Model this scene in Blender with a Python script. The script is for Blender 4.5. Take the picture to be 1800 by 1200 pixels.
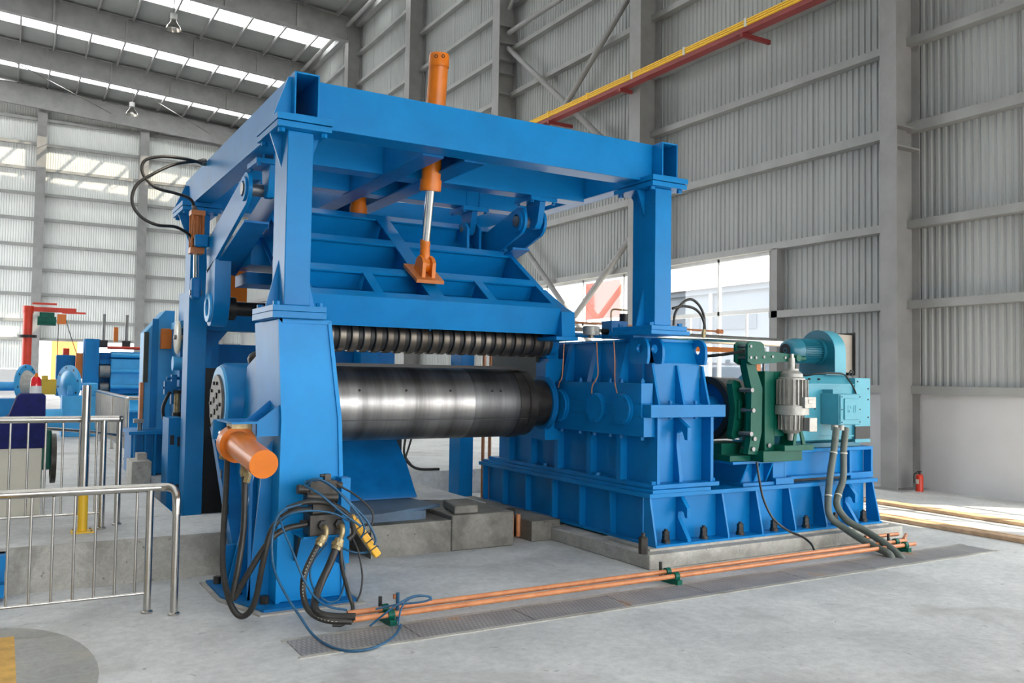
import bpy, bmesh, math, random
from mathutils import Vector, Matrix
random.seed(7)
S = bpy.context.scene
for o in list(bpy.data.objects):
    bpy.data.objects.remove(o)
R = math.radians

# ---------------------------------------------------------------- camera
cd = bpy.data.cameras.new('camera'); cam = bpy.data.objects.new('camera', cd); S.collection.objects.link(cam)
cd.sensor_width = 36.0; cd.sensor_fit = 'HORIZONTAL'; cd.lens = 36.0 * 1523.8 / 1800.0
cd.clip_end = 400
yw, pt, rl = R(30.38), R(2.312), R(-0.837)
F = Vector((math.sin(yw) * math.cos(pt), math.cos(yw) * math.cos(pt), math.sin(pt)))
r0 = Vector((math.cos(yw), -math.sin(yw), 0)); d0 = F.cross(r0)
RT = r0 * math.cos(rl) + d0 * math.sin(rl); DN = -r0 * math.sin(rl) + d0 * math.cos(rl)
cam.matrix_world = Matrix(((RT.x, -DN.x, -F.x, 0), (RT.y, -DN.y, -F.y, 0), (RT.z, -DN.z, -F.z, 1.7), (0, 0, 0, 1)))
S.camera = cam

# ---------------------------------------------------------------- world, sun, exposure
w = bpy.data.worlds.new('sky'); S.world = w; w.use_nodes = True
bg = w.node_tree.nodes['Background']
bg.inputs[0].default_value = (0.96, 0.98, 1.0, 1); bg.inputs[1].default_value = 3.2
sd = bpy.data.lights.new('sun', 'SUN'); sun = bpy.data.objects.new('sun', sd); S.collection.objects.link(sun)
sd.energy = 9.0; sd.angle = R(0.6); sd.color = (1.0, 0.81, 0.58)
sun.rotation_euler = Vector((1.0, -0.9, 1.2)).to_track_quat('Z', 'Y').to_euler()
sun.location = (30, -10, 30)
S.view_settings.view_transform = 'Standard'; S.view_settings.look = 'None'
S.view_settings.exposure = 1.22; S.view_settings.gamma = 1.0; S.view_settings.use_curve_mapping = False
S.cycles.max_bounces = 10; S.cycles.diffuse_bounces = 6

# ---------------------------------------------------------------- materials
def mat(name, col, rough=0.5, metal=0.0, var=0.0, scale=3.0, bump=0.0, bscale=40.0, col2=None, coat=0.0, stretch=None, spec=0.5):
    m = bpy.data.materials.new(name); m.use_nodes = True
    nt = m.node_tree; b = nt.nodes['Principled BSDF']
    b.inputs['Roughness'].default_value = rough; b.inputs['Metallic'].default_value = metal
    b.inputs['Coat Weight'].default_value = coat; b.inputs['Specular IOR Level'].default_value = spec
    b.inputs['Base Color'].default_value = (*col, 1)
    tc = nt.nodes.new('ShaderNodeNewGeometry'); mp = nt.nodes.new('ShaderNodeMapping')
    nt.links.new(tc.outputs['Position'], mp.inputs[0])
    if stretch: mp.inputs['Scale'].default_value = stretch
    if var or col2:
        n = nt.nodes.new('ShaderNodeTexNoise'); n.inputs['Scale'].default_value = scale; n.inputs['Detail'].default_value = 6
        n.inputs['Roughness'].default_value = 0.6
        nt.links.new(mp.outputs[0], n.inputs['Vector'])
        cr = nt.nodes.new('ShaderNodeValToRGB'); e = cr.color_ramp.elements
        c2 = col2 if col2 else tuple(c * (1 - var) for c in col)
        c1 = col if col2 else tuple(min(1, c * (1 + var)) for c in col)
        e[0].position = 0.35; e[0].color = (*c2, 1); e[1].position = 0.65; e[1].color = (*c1, 1)
        nt.links.new(n.outputs[0], cr.inputs[0]); nt.links.new(cr.outputs[0], b.inputs['Base Color'])
    if bump:
        n2 = nt.nodes.new('ShaderNodeTexNoise'); n2.inputs['Scale'].default_value = bscale; n2.inputs['Detail'].default_value = 5
        nt.links.new(mp.outputs[0], n2.inputs['Vector'])
        bp = nt.nodes.new('ShaderNodeBump'); bp.inputs['Strength'].default_value = bump; bp.inputs['Distance'].default_value = 0.01
        nt.links.new(n2.outputs[0], bp.inputs['Height']); nt.links.new(bp.outputs[0], b.inputs['Normal'])
    return m
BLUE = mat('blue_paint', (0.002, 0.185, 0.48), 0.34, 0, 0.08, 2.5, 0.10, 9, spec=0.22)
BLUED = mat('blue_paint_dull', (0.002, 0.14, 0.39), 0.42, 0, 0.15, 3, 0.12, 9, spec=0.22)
SKYB = mat('light_blue_paint', (0.04, 0.36, 0.72), 0.4, 0, 0.08, 3)
TEAL = mat('teal_paint', (0.072, 0.33, 0.43), 0.35, 0, 0.06, 4, 0.1, 20)
TEALD = mat('deep_teal_paint', (0.012, 0.15, 0.22), 0.35, 0, 0.06, 4, 0.1, 20)  # deepened further to carry the shade on left-facing cowl parts
GREEN = mat('green_paint', (0.001, 0.092, 0.062), 0.4, 0, 0.12, 5, spec=0.25)
BLUEL = mat('blue_paint_lit', (0.004, 0.25, 0.62), 0.36, 0, 0.07, 2.2, 0.10, 9, spec=0.22)  # the frame blue, lightened to carry stronger light on the pedestal
ORANGE = mat('orange_paint', (0.68, 0.17, 0.004), 0.35, 0, 0.08, 5)
RUSTO = mat('brown_orange_paint', (0.50, 0.16, 0.04), 0.4, 0, 0.15, 9)
YELLOW = mat('yellow_paint', (0.78, 0.47, 0.02), 0.4, 0, 0.05, 5)
PENDY = mat('yellow_plastic', (0.85, 0.45, 0.03), 0.4, 0, 0.03)
RED = mat('red_paint', (0.62, 0.04, 0.015), 0.4, 0, 0.08, 6)
DRED = mat('dark_red_paint', (0.22, 0.03, 0.03), 0.5, 0, 0.1)
CHROME = mat('chrome', (0.75, 0.75, 0.74), 0.16, 1.0, 0.08, 8)
STAIN = mat('stainless', (0.50, 0.48, 0.45), 0.24, 1.0, 0.08, 6)
STEEL = mat('grey_steel', (0.22, 0.22, 0.22), 0.42, 0.7, 0.2, 8)
DSTEEL = mat('dark_steel', (0.055, 0.05, 0.045), 0.42, 0.7, 0.3, 9)
BLACK = mat('black_parts', (0.012, 0.012, 0.013), 0.5, 0, 0.2, 20)
RUBBER = mat('black_rubber', (0.022, 0.02, 0.018), 0.42, 0, 0.3, 15)
GREYH = mat('grey_conduit', (0.13, 0.15, 0.13), 0.5, 0, 0.1, 15)
BCABLE = mat('blue_cable', (0.012, 0.085, 0.18), 0.4, 0, 0.2, 15)
BRASS = mat('brass', (0.33, 0.26, 0.14), 0.42, 0.6, 0.25, 25)
COPPER = mat('copper_pipe', (0.50, 0.20, 0.09), 0.4, 0.4, 0.2, 20)
OPIPE = mat('orange_pipe', (0.62, 0.25, 0.10), 0.35, 0.0, 0.1, 12, 0.0, col2=(0.50, 0.18, 0.07))
ALU = mat('cast_aluminium', (0.36, 0.355, 0.33), 0.45, 0.5, 0.12, 15, 0.2, 60)
WHITE = mat('white_paint', (0.75, 0.76, 0.76), 0.45, 0, 0.04)
WALLW = mat('white_wall_paint', (0.485, 0.49, 0.50), 0.6, 0, 0.04, 1.2)
SHEET = mat('galvanised_sheet', (0.315, 0.33, 0.325), 0.55, 0.0, 0.07, 1.3, stretch=(1, 1, 0.25))
SHEETB = mat('lit_end_wall_sheet', (0.66, 0.68, 0.67), 0.5, 0.0, 0.05, 1.0, stretch=(1, 1, 0.25))  # wall sheet lightened to stand in for brighter light at the far end
ROOFM = mat('roof_sheet', (0.24, 0.25, 0.245), 0.7, 0.0, 0.06, 1.0)
GREY = mat('grey_structural_paint', (0.235, 0.235, 0.235), 0.5, 0, 0.12, 1.8)
GIRT = mat('girt_grey', (0.27, 0.275, 0.27), 0.5, 0, 0.1, 1.5)
CREAM = mat('cream_enamel', (0.58, 0.55, 0.46), 0.5, 0, 0.04, 3)
ENDPL = mat('worn_end_plate', (0.15, 0.135, 0.115), 0.5, 0.2, 0.3, 9)
DUCT = mat('duct_metal', (0.30, 0.26, 0.215), 0.5, 0.1, 0.1, 4)
DUSTB = mat('dusty_blue_steel', (0.05, 0.095, 0.15), 0.5, 0, 0.3, 3)
NAVY = mat('navy_cloth', (0.006, 0.010, 0.10), 0.9, 0, 0.25, 12, 0.4, 30)
IVORY = mat('ivory', (0.60, 0.58, 0.48), 0.4)
TAN = mat('tan_steel', (0.46, 0.30, 0.18), 0.5, 0, 0.25, 6)
OLIVE = mat('dark_olive', (0.02, 0.03, 0.02), 0.5, 0, 0.2, 10)
BUILD = mat('pale_blue_cladding', (0.115, 0.135, 0.165), 0.7, 0, 0.06, 0.6, spec=0.1)
ROOFT = mat('brown_roof', (0.19, 0.165, 0.15), 0.8, 0, 0.1, 2)
BANNER = mat('orange_red_banner', (0.26, 0.055, 0.035), 0.7)
ASPH = mat('yard_ground', (0.22, 0.215, 0.21), 0.9, 0, 0.08, 0.5)
REDGL = mat('red_lens', (0.75, 0.01, 0.02), 0.2, 0, 0.0, coat=0.5)

def concrete(name, a, b2, dark, sc=1.0):
    m = bpy.data.materials.new(name); m.use_nodes = True; nt = m.node_tree; L = nt.links
    bs = nt.nodes['Principled BSDF']; bs.inputs['Roughness'].default_value = 0.62
    g = nt.nodes.new('ShaderNodeNewGeometry')
    def noise(s, det, rg=0.6, dist=0.0):
        n = nt.nodes.new('ShaderNodeTexNoise'); n.inputs['Scale'].default_value = s; n.inputs['Detail'].default_value = det
        n.inputs['Roughness'].default_value = rg; n.inputs['Distortion'].default_value = dist
        L.new(g.outputs['Position'], n.inputs['Vector']); return n
    def ramp(n, p0, c0, p1, c1):
        r = nt.nodes.new('ShaderNodeValToRGB'); e = r.color_ramp.elements
        e[0].position = p0; e[0].color = (*c0, 1); e[1].position = p1; e[1].color = (*c1, 1)
        L.new(n.outputs[0], r.inputs[0]); return r
    def mix(f, c1, c2, mode='MIX'):
        x = nt.nodes.new('ShaderNodeMix'); x.data_type = 'RGBA'; x.blend_type = mode
        if f is None: x.inputs[0].default_value = 1.0
        else: L.new(f.outputs[0], x.inputs[0])
        L.new(c1, x.inputs[6]); L.new(c2, x.inputs[7]); return x
    base = ramp(noise(1.1 * sc, 8, 0.62, 0.6), 0.36, b2, 0.66, a)
    fine = ramp(noise(14 * sc, 8, 0.75), 0.36, (0.80, 0.80, 0.80), 0.60, (1, 1, 1))
    m1 = mix(None, base.outputs[0], fine.outputs[0], 'MULTIPLY')
    st = ramp(noise(0.75 * sc, 5, 0.55, 1.2), 0.52, (0, 0, 0), 0.68, (0.5, 0.5, 0.5))
    dk = nt.nodes.new('ShaderNodeRGB'); dk.outputs[0].default_value = (*dark, 1)
    m2 = mix(st, m1.outputs[2], dk.outputs[0])
    sp = ramp(noise(9 * sc, 3, 0.55, 0.4), 0.68, (0, 0, 0), 0.73, (0.8, 0.8, 0.8))
    m3 = mix(sp, m2.outputs[2], dk.outputs[0])
    L.new(m3.outputs[2], bs.inputs['Base Color'])
    bn = noise(30 * sc, 6); bp = nt.nodes.new('ShaderNodeBump'); bp.inputs['Strength'].default_value = 0.25; bp.inputs['Distance'].default_value = 0.01
    L.new(bn.outputs[0], bp.inputs['Height']); L.new(bp.outputs[0], bs.inputs['Normal'])
    return m
FLOOR = concrete('floor_concrete', (0.70, 0.70, 0.685), (0.53, 0.535, 0.53), (0.30, 0.295, 0.28))
CONC = concrete('cast_concrete', (0.52, 0.50, 0.45), (0.34, 0.325, 0.285), (0.13, 0.115, 0.095), 2.2)
SHADEC = concrete('shaded_stained_concrete', (0.26, 0.245, 0.21), (0.15, 0.14, 0.115), (0.035, 0.03, 0.025), 2.0)  # stained concrete, base darkened to carry the shade under the roll
PAINTG = concrete('grey_floor_paint', (0.40, 0.40, 0.38), (0.32, 0.32, 0.30), (0.42, 0.36, 0.27), 1.5)
PAINTY = mat('yellow_floor_paint', (0.62, 0.36, 0.08), 0.7, 0, 0.2, 6)

def checker():
    m = bpy.data.materials.new('chequer_plate'); m.use_nodes = True; nt = m.node_tree; L = nt.links
    bs = nt.nodes['Principled BSDF']; bs.inputs['Roughness'].default_value = 0.55; bs.inputs['Metallic'].default_value = 0.25
    g = nt.nodes.new('ShaderNodeNewGeometry')
    n = nt.nodes.new('ShaderNodeTexNoise'); n.inputs['Scale'].default_value = 3.0; n.inputs['Detail'].default_value = 6
    L.new(g.outputs['Position'], n.inputs['Vector'])
    r = nt.nodes.new('ShaderNodeValToRGB'); e = r.color_ramp.elements
    e[0].position = 0.36; e[0].color = (0.34, 0.325, 0.32, 1); e[1].position = 0.62; e[1].color = (0.25, 0.245, 0.25, 1)
    e2 = r.color_ramp.elements.new(0.30); e2.color = (0.42, 0.27, 0.17, 1)
    L.new(n.outputs[0], r.inputs[0]); hs = []
    for a in (R(45), R(-45)):
        mp = nt.nodes.new('ShaderNodeMapping'); mp.inputs['Rotation'].default_value = (0, 0, a); mp.inputs['Scale'].default_value = (44, 14, 1)
        L.new(g.outputs['Position'], mp.inputs[0])
        v = nt.nodes.new('ShaderNodeTexVoronoi'); v.inputs['Scale'].default_value = 1.0; v.inputs['Randomness'].default_value = 0.0
        L.new(mp.outputs[0], v.inputs['Vector'])
        q = nt.nodes.new('ShaderNodeMath'); q.operation = 'LESS_THAN'; q.inputs[1].default_value = 0.33
        L.new(v.outputs['Distance'], q.inputs[0]); hs.append(q)
    ad = nt.nodes.new('ShaderNodeMath'); ad.operation = 'MAXIMUM'; L.new(hs[0].outputs[0], ad.inputs[0]); L.new(hs[1].outputs[0], ad.inputs[1])
    mr = nt.nodes.new('ShaderNodeMapRange'); mr.inputs[3].default_value = 0.86; mr.inputs[4].default_value = 1.2; L.new(ad.outputs[0], mr.inputs[0])
    mx = nt.nodes.new('ShaderNodeVectorMath'); mx.operation = 'SCALE'; L.new(r.outputs[0], mx.inputs[0]); L.new(mr.outputs[0], mx.inputs['Scale']); L.new(mx.outputs[0], bs.inputs['Base Color'])
    bp = nt.nodes.new('ShaderNodeBump'); bp.inputs['Strength'].default_value = 1.0; bp.inputs['Distance'].default_value = 0.012
    L.new(ad.outputs[0], bp.inputs['Height']); L.new(bp.outputs[0], bs.inputs['Normal'])
    return m
CHECK = checker()

def drum_mat(name, c_lo, c_hi, rough):
    m = bpy.data.materials.new(name); m.use_nodes = True; nt = m.node_tree; L = nt.links
    bs = nt.nodes['Principled BSDF']; bs.inputs['Metallic'].default_value = 0.95
    g = nt.nodes.new('ShaderNodeNewGeometry')
    def band(sx, sr, det):
        mp = nt.nodes.new('ShaderNodeMapping'); mp.inputs['Scale'].default_value = (sx, sr, sr)
        L.new(g.outputs['Position'], mp.inputs[0])
        n = nt.nodes.new('ShaderNodeTexNoise'); n.inputs['Scale'].default_value = 1.0; n.inputs['Detail'].default_value = det
        L.new(mp.outputs[0], n.inputs['Vector']); return n
    n1 = band(4.0, 0.25, 6); n2 = band(30, 3, 3)
    a = nt.nodes.new('ShaderNodeMix'); a.data_type = 'FLOAT'; a.inputs[0].default_value = 0.15
    L.new(n1.outputs[0], a.inputs[2]); L.new(n2.outputs[0], a.inputs[3])
    r = nt.nodes.new('ShaderNodeValToRGB'); e = r.color_ramp.elements
    e[0].position = 0.38; e[0].color = (*c_lo, 1); e[1].position = 0.60; e[1].color = (*c_hi, 1)
    L.new(a.outputs[0], r.inputs[0]); L.new(r.outputs[0], bs.inputs['Base Color'])
    mr = nt.nodes.new('ShaderNodeMapRange'); mr.inputs[3].default_value = rough + 0.15; mr.inputs[4].default_value = rough - 0.05
    L.new(a.outputs[0], mr.inputs[0]); L.new(mr.outputs[0], bs.inputs['Roughness'])
    return m
DRUM = drum_mat('worn_roll_steel', (0.19, 0.185, 0.18), (0.43, 0.42, 0.41), 0.31)
DRUM2 = drum_mat('dull_roll_steel', (0.10, 0.10, 0.10), (0.20, 0.20, 0.20), 0.42)
RING = drum_mat('ring_steel', (0.10, 0.085, 0.07), (0.19, 0.17, 0.145), 0.38)

DARKGL = mat('dark_window', (0.07, 0.085, 0.11), 0.5, spec=0.1)
def glass_mat():
    m = bpy.data.materials.new('window_glass'); m.use_nodes = True; nt = m.node_tree
    for n in list(nt.nodes): nt.nodes.remove(n)
    o = nt.nodes.new('ShaderNodeOutputMaterial'); t = nt.nodes.new('ShaderNodeBsdfTransparent'); t.inputs[0].default_value = (0.94, 0.96, 0.96, 1)
    g = nt.nodes.new('ShaderNodeBsdfGlossy'); g.inputs['Roughness'].default_value = 0.03
    x = nt.nodes.new('ShaderNodeMixShader'); x.inputs[0].default_value = 0.05
    nt.links.new(t.outputs[0], x.inputs[1]); nt.links.new(g.outputs[0], x.inputs[2]); nt.links.new(x.outputs[0], o.inputs[0])
    return m
GLASS = glass_mat()
def rooflight_mat():
    m = bpy.data.materials.new('rooflight_sheet'); m.use_nodes = True; nt = m.node_tree
    for n in list(nt.nodes): nt.nodes.remove(n)
    o = nt.nodes.new('ShaderNodeOutputMaterial'); t = nt.nodes.new('ShaderNodeBsdfTransparent'); t.inputs[0].default_value = (0.9, 0.93, 0.95, 1)
    g = nt.nodes.new('ShaderNodeBsdfTranslucent'); g.inputs[0].default_value = (0.85, 0.88, 0.9, 1)
    x = nt.nodes.new('ShaderNodeMixShader'); x.inputs[0].default_value = 0.4
    nt.links.new(t.outputs[0], x.inputs[1]); nt.links.new(g.outputs[0], x.inputs[2]); nt.links.new(x.outputs[0], o.inputs[0])
    return m
ROOFL = rooflight_mat()

# ---------------------------------------------------------------- mesh helpers
ORG = {}
def catmull(pts, k=6):
    P = [Vector(p) for p in pts]
    if len(P) < 3: return P
    P = [P[0] * 2 - P[1]] + P + [P[-1] * 2 - P[-2]]; out = []
    for i in range(1, len(P) - 2):
        a, b, c, d = P[i - 1:i + 3]
        for j in range(k):
            t = j / k
            out.append(0.5 * ((2 * b) + (c - a) * t + (2 * a - 5 * b + 4 * c - d) * t * t + (3 * b - a - 3 * c + d) * t ** 3))
    out.append(P[-2]); return out
def frame(d):
    d = d.normalized(); u = Vector((0, 0, 1)) if abs(d.z) < 0.95 else Vector((1, 0, 0))
    a = d.cross(u).normalized(); return a, a.cross(d).normalized()
class M:
    def __init__(s): s.b = bmesh.new()
    def _f(s, vs):
        try: s.b.faces.new(vs)
        except ValueError: pass
    def hexa(s, p):
        v = [s.b.verts.new(q) for q in p]
        for f in ((0, 3, 2, 1), (4, 5, 6, 7), (0, 1, 5, 4), (1, 2, 6, 5), (2, 3, 7, 6), (3, 0, 4, 7)): s._f([v[i] for i in f])
        return s
    def box(s, x0, x1, y0, y1, z0, z1):
        return s.hexa([(x0, y0, z0), (x1, y0, z0), (x1, y1, z0), (x0, y1, z0), (x0, y0, z1), (x1, y0, z1), (x1, y1, z1), (x0, y1, z1)])
    def prism(s, poly, ax, a0, a1):
        # poly in the two other axes: x->(y,z), y->(x,z), z->(x,y)
        def P(q, a): return {'x': (a, q[0], q[1]), 'y': (q[0], a, q[1]), 'z': (q[0], q[1], a)}[ax]
        A = [s.b.verts.new(P(q, a0)) for q in poly]; B = [s.b.verts.new(P(q, a1)) for q in poly]; n = len(poly)
        s._f(A[::-1]); s._f(B)
        for i in range(n): s._f([A[i], A[(i + 1) % n], B[(i + 1) % n], B[i]])
        return s
    def bar(s, p0, p1, wd, h, up=(0, 0, 1)):
        p0, p1 = Vector(p0), Vector(p1); d = (p1 - p0).normalized(); a = d.cross(Vector(up)).normalized(); c = a.cross(d).normalized()
        q = []
        for p in (p0, p1): q += [p - a * wd / 2 - c * h / 2, p + a * wd / 2 - c * h / 2, p + a * wd / 2 + c * h / 2, p - a * wd / 2 + c * h / 2]
        return s.hexa(q)
    def cyl(s, p0, p1, r, r2=None, n=24):
        return s.lathe(p0, p1, [(0, 0), (0, r), (1, r if r2 is None else r2), (1, 0)], n)
    def lathe(s, p0, p1, prof, n=24):
        # profile: (t along p0->p1, radius)
        p0, p1 = Vector(p0), Vector(p1); d = p1 - p0; a, c = frame(d); rings = []
        for t, r in prof:
            q = p0 + d * t
            if r <= 1e-6: rings.append([s.b.verts.new(q)])
            else: rings.append([s.b.verts.new(q + a * r * math.cos(2 * math.pi * i / n) + c * r * math.sin(2 * math.pi * i / n)) for i in range(n)])
        for A, B in zip(rings, rings[1:]):
            for i in range(n):
                j = (i + 1) % n
                if len(A) == 1 and len(B) == 1: continue
                if len(A) == 1: s._f([A[0], B[i], B[j]])
                elif len(B) == 1: s._f([A[i], A[j], B[0]])
                else: s._f([A[i], A[j], B[j], B[i]])
        return s
    def ring(s, p0, p1, ro, ri, n=32):
        return s.lathe(p0, p1, [(0, ri), (0, ro), (1, ro), (1, ri), (0, ri)], n)
    def tube(s, pts, r, n=8, smooth=True, k=6):
        P = catmull(pts, k) if smooth else [Vector(p) for p in pts]
        rings = []; a = None
        for i, p in enumerate(P):
            t = (P[min(i + 1, len(P) - 1)] - P[max(i - 1, 0)]).normalized()
            if a is None: a, _ = frame(t)
            a = (a - t * a.dot(t)).normalized(); c = t.cross(a)
            rings.append([s.b.verts.new(p + a * r * math.cos(2 * math.pi * j / n) + c * r * math.sin(2 * math.pi * j / n)) for j in range(n)])
        for A, B in zip(rings, rings[1:]):
            for j in range(n): s._f([A[j], A[(j + 1) % n], B[(j + 1) % n], B[j]])
        s._f(rings[0][::-1]); s._f(rings[-1]); return s
    def hexn(s, p, d, r, h):
        p = Vector(p); d = Vector(d).normalized(); return s.cyl(p, p + d * h, r, n=6)
    def rtube(s, x0, x1, y0, y1, z0, z1, t, ax='y'):
        # hollow rectangular tube, open along ax
        if ax == 'y': s.box(x0, x0 + t, y0, y1, z0, z1).box(x1 - t, x1, y0, y1, z0, z1).box(x0 + t, x1 - t, y0, y1, z0, z0 + t).box(x0 + t, x1 - t, y0, y1, z1 - t, z1)
        return s
    def obj(s, name, m, parent=None, label=None, cat=None, group=None, kind=None, smooth=None, bevel=0.0):
        bm = s.b; bmesh.ops.recalc_face_normals(bm, faces=bm.faces)
        vs = [v.co for v in bm.verts]
        lo = Vector([min(v[i] for v in vs) for i in range(3)]); hi = Vector([max(v[i] for v in vs) for i in range(3)])
        c = Vector(((lo.x + hi.x) / 2, (lo.y + hi.y) / 2, lo.z))
        for v in bm.verts: v.co -= c
        me = bpy.data.meshes.new(name); bm.to_mesh(me); bm.free(); me.materials.append(m)
        o = bpy.data.objects.new(name, me); S.collection.objects.link(o); ORG[o.name] = c.copy()
        if parent is not None: o.parent = parent; o.location = c - ORG[parent.name]
        else: o.location = c
        if smooth is not False:
            me.polygons.foreach_set('use_smooth', [True] * len(me.polygons))
            me.set_sharp_from_angle(angle=R(smooth if smooth else 35))
        if bevel:
            bv = o.modifiers.new('bevel', 'BEVEL'); bv.width = bevel; bv.segments = 2; bv.limit_method = 'ANGLE'; bv.angle_limit = R(50)
            bv.harden_normals = True
        tag(o, label, cat, group, kind); return o
def tag(o, label=None, cat=None, group=None, kind=None):
    for k, v in (('label', label), ('category', cat), ('group', group), ('kind', kind)):
        if v: o[k] = v
def thing(name, loc, label, cat, group=None):
    o = bpy.data.objects.new(name, None); S.collection.objects.link(o); o.location = loc; o.empty_display_size = 0.1
    ORG[o.name] = Vector(loc); tag(o, label, cat, group); return o
def bolts(par, pts, d, r=0.018, h=0.02, m=None, name='bolt'):
    for p in pts: M().hexn(p, d, r, h).obj(name, m or BLUE, par)

# ================================================================ SETTING
FS = dict(kind='structure')
M().box(-14, 12.9, -12.2, 55.2, -0.3, 0).obj('floor', FLOOR, **FS)
M().box(-80, 130, -60, 160, -0.5, -0.32).obj('ground_yard', ASPH, **FS)
M().box(12.95, 130, -60, 160, -0.32, -0.02).obj('ground_outside', ASPH, **FS)

def corrug(axis, a0, a1, z0, z1, pos, out, pitch=0.125, amp=0.018):
    # trapezoidal sheet; axis 'y': runs along Y at x=pos, 'x': runs along X at y=pos; has a back face
    m = M(); n = int(round((a1 - a0) / pitch)); pr = [(0, 0), (0.30, 0), (0.45, 1), (0.85, 1)]
    front = []
    for i in range(n):
        for t, h in pr:
            front.append((a0 + (i + t) * pitch, pos + out * amp * h))
    front.append((a1, pos))
    L0 = []; 
    for a, d in front:
        q = [(d, a, z0), (d, a, z1)] if axis == 'y' else [(a, d, z0), (a, d, z1)]
        L0.append([m.b.verts.new(p) for p in q])
    for A, B in zip(L0, L0[1:]): m._f([A[0], B[0], B[1], A[1]])
    b = pos - out * 0.06
    if axis == 'y': m.box(b, b - out * 0.02 if out < 0 else b + 0.02, a0, a1, z0, z1) if False else m.box(min(b, b - out * 0.02), max(b, b - out * 0.02), a0, a1, z0, z1)
    else: m.box(a0, a1, min(b, b - out * 0.02), max(b, b - out * 0.02), z0, z1)
    return m
# right wall (x = 12.75): white dado, sheeting, window opening y 11.8..21.5
M().box(12.72, 12.95, 6.2, 11.8, 0, 1.56).box(12.72, 12.95, 21.6, 55.0, 0, 1.56).box(12.72, 12.95, 11.8, 21.6, 0, 0.9).box(12.72, 12.95, 2.0, 3.2, 0, 1.56).box(12.72, 12.95, -12, -9, 0, 1.56).box(12.72, 12.95, 3.2, 6.2, 0, 0.25).obj('wall_right', WALLW, **FS)
corrug('y', 6.2, 11.825, 1.60, 17.2, 12.75, -1).obj('wall_right_sheeting_near', SHEET, smooth=20, **FS)
corrug('y', 3.2, 6.2, 4.25, 17.2, 12.75, -1).obj('wall_right_sheeting_over_side_window', SHEET, smooth=20, **FS)
corrug('y', -12, 3.2, 4.25, 17.2, 12.75, -1).obj('wall_right_sheeting_behind_viewer', SHEET, smooth=20, **FS)  # stands over an unseen opening added for light from the right
corrug('y', 11.825, 21.575, 4.25, 17.2, 12.75, -1).obj('wall_right_sheeting_over_window', SHEET, smooth=20, **FS)
corrug('y', 21.575, 55.0, 1.60, 17.2, 12.75, -1).obj('wall_right_sheeting_far', SHEET, smooth=20, **FS)
# back wall (y = 54.9) with opening x 1.5..7.2, z 0..3.35
YB = 54.9
M().box(-14, 1.5, YB - 0.02, YB + 0.2, 0, 1.7).box(7.2, 12.75, YB - 0.02, YB + 0.2, 0, 1.7).obj('wall_back', WALLW, **FS)
corrug('x', -14, 12.75, 3.38, 17.6, YB, -1).obj('wall_back_sheeting', SHEETB, smooth=20, **FS)
corrug('x', -14, 1.5, 1.75, 3.38, YB, -1).obj('wall_back_sheeting_low_left', SHEETB, smooth=20, **FS)
corrug('x', 7.2, 12.75, 1.75, 3.38, YB, -1).obj('wall_back_sheeting_low_right', SHEETB, smooth=20, **FS)
M().box(-14.2, -14, -12.2, 29, 0, 18.8).box(-14.2, -14, 29, 54.9, 12.0, 18.8).obj('wall_left', SHEET, **FS)  # unseen wall; its far opening is added to light the back wall
M().box(-14, -3, -12.2, -12, 0, 18.8).box(-3, 12.95, -12.2, -12, 6.5, 18.8).obj('wall_front_unseen', SHEET, **FS)  # unseen, added with a low opening to steer light onto floor and fronts

def zr(x): return 16.85 + 0.063 * (12.5 - x)
def roof_strip(y0, y1):
    m = M(); q = [(-14, y0, zr(-14)), (12.95, y0, zr(12.95)), (12.95, y1, zr(12.95)), (-14, y1, zr(-14))]
    return m.hexa(q + [(a, b, c + 0.05) for a, b, c in q])
bays = [8.83 + 6.5 * k for k in range(-3, 8)]
edges = [-14.0]
for k in range(len(bays) - 1):
    mid = (bays[k] + bays[k + 1]) / 2 + 0.15 * max(0, k - 5); edges += [mid - 0.6, mid + 0.65] if k >= 6 else [mid - 0.45, mid + 0.45]
edges.append(55.1)
m = M()
for i in range(0, len(edges), 2):
    y0, y1 = edges[i], edges[i + 1]
    q = [(-14, y0, zr(-14)), (12.95, y0, zr(12.95)), (12.95, y1, zr(12.95)), (-14, y1, zr(-14))]
    m.hexa(q + [(a, b, c + 0.05) for a, b, c in q])
m.obj('ceiling', ROOFM, **FS)
for i in range(1, len(edges) - 1, 2):
    roof_strip(edges[i], edges[i + 1]).obj('window_%d' % (i // 2 + 10), ROOFL, **FS)
# purlins
k = 0
px = 13.06 - 1.43
tn = [0]
def trim(m_, mt, **kw):
    tn[0] += 1; return m_.obj('trim_%d' % tn[0], mt, kind='structure', **kw)
while px > -14:
    trim(M().bar((px, -12, zr(px) - 0.10), (px, 54.8, zr(px) - 0.10), 0.07, 0.20), GREY); px -= 1.43
trim(M().cyl((12.1, -12, 16.45), (12.1, 54.6, 16.45), 0.09, n=12), GIRT)
trim(M().box(12.45, 12.72, -12, 54.8, 16.5, 16.72), GIRT)
# right wall girts
for z in (1.58, 2.95, 4.25, 5.83, 7.25, 8.6, 9.95, 11.3, 12.65, 14.0, 15.3):
    segs = [(3.2 if z in (2.95,) else -28, 11.75), (21.7, 54.8)] if z < 4 else [(-11.9, 54.8)]
    if z < 4: segs = [(6.25, 11.75), (21.7, 54.8)]
    for a, b in segs:
        h = 0.13 if z != 5.83 else 0.16; d = 12.55 if z > 1.6 else 12.64
        trim(M().box(d, 12.735, a, b, z - h / 2, z - h / 2 + 0.02).box(d, d + 0.02, a, b, z - h / 2 + 0.02, z + h / 2).box(d + 0.02, 12.735, a, b, z + h / 2 - 0.02, z + h / 2), GIRT)
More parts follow.
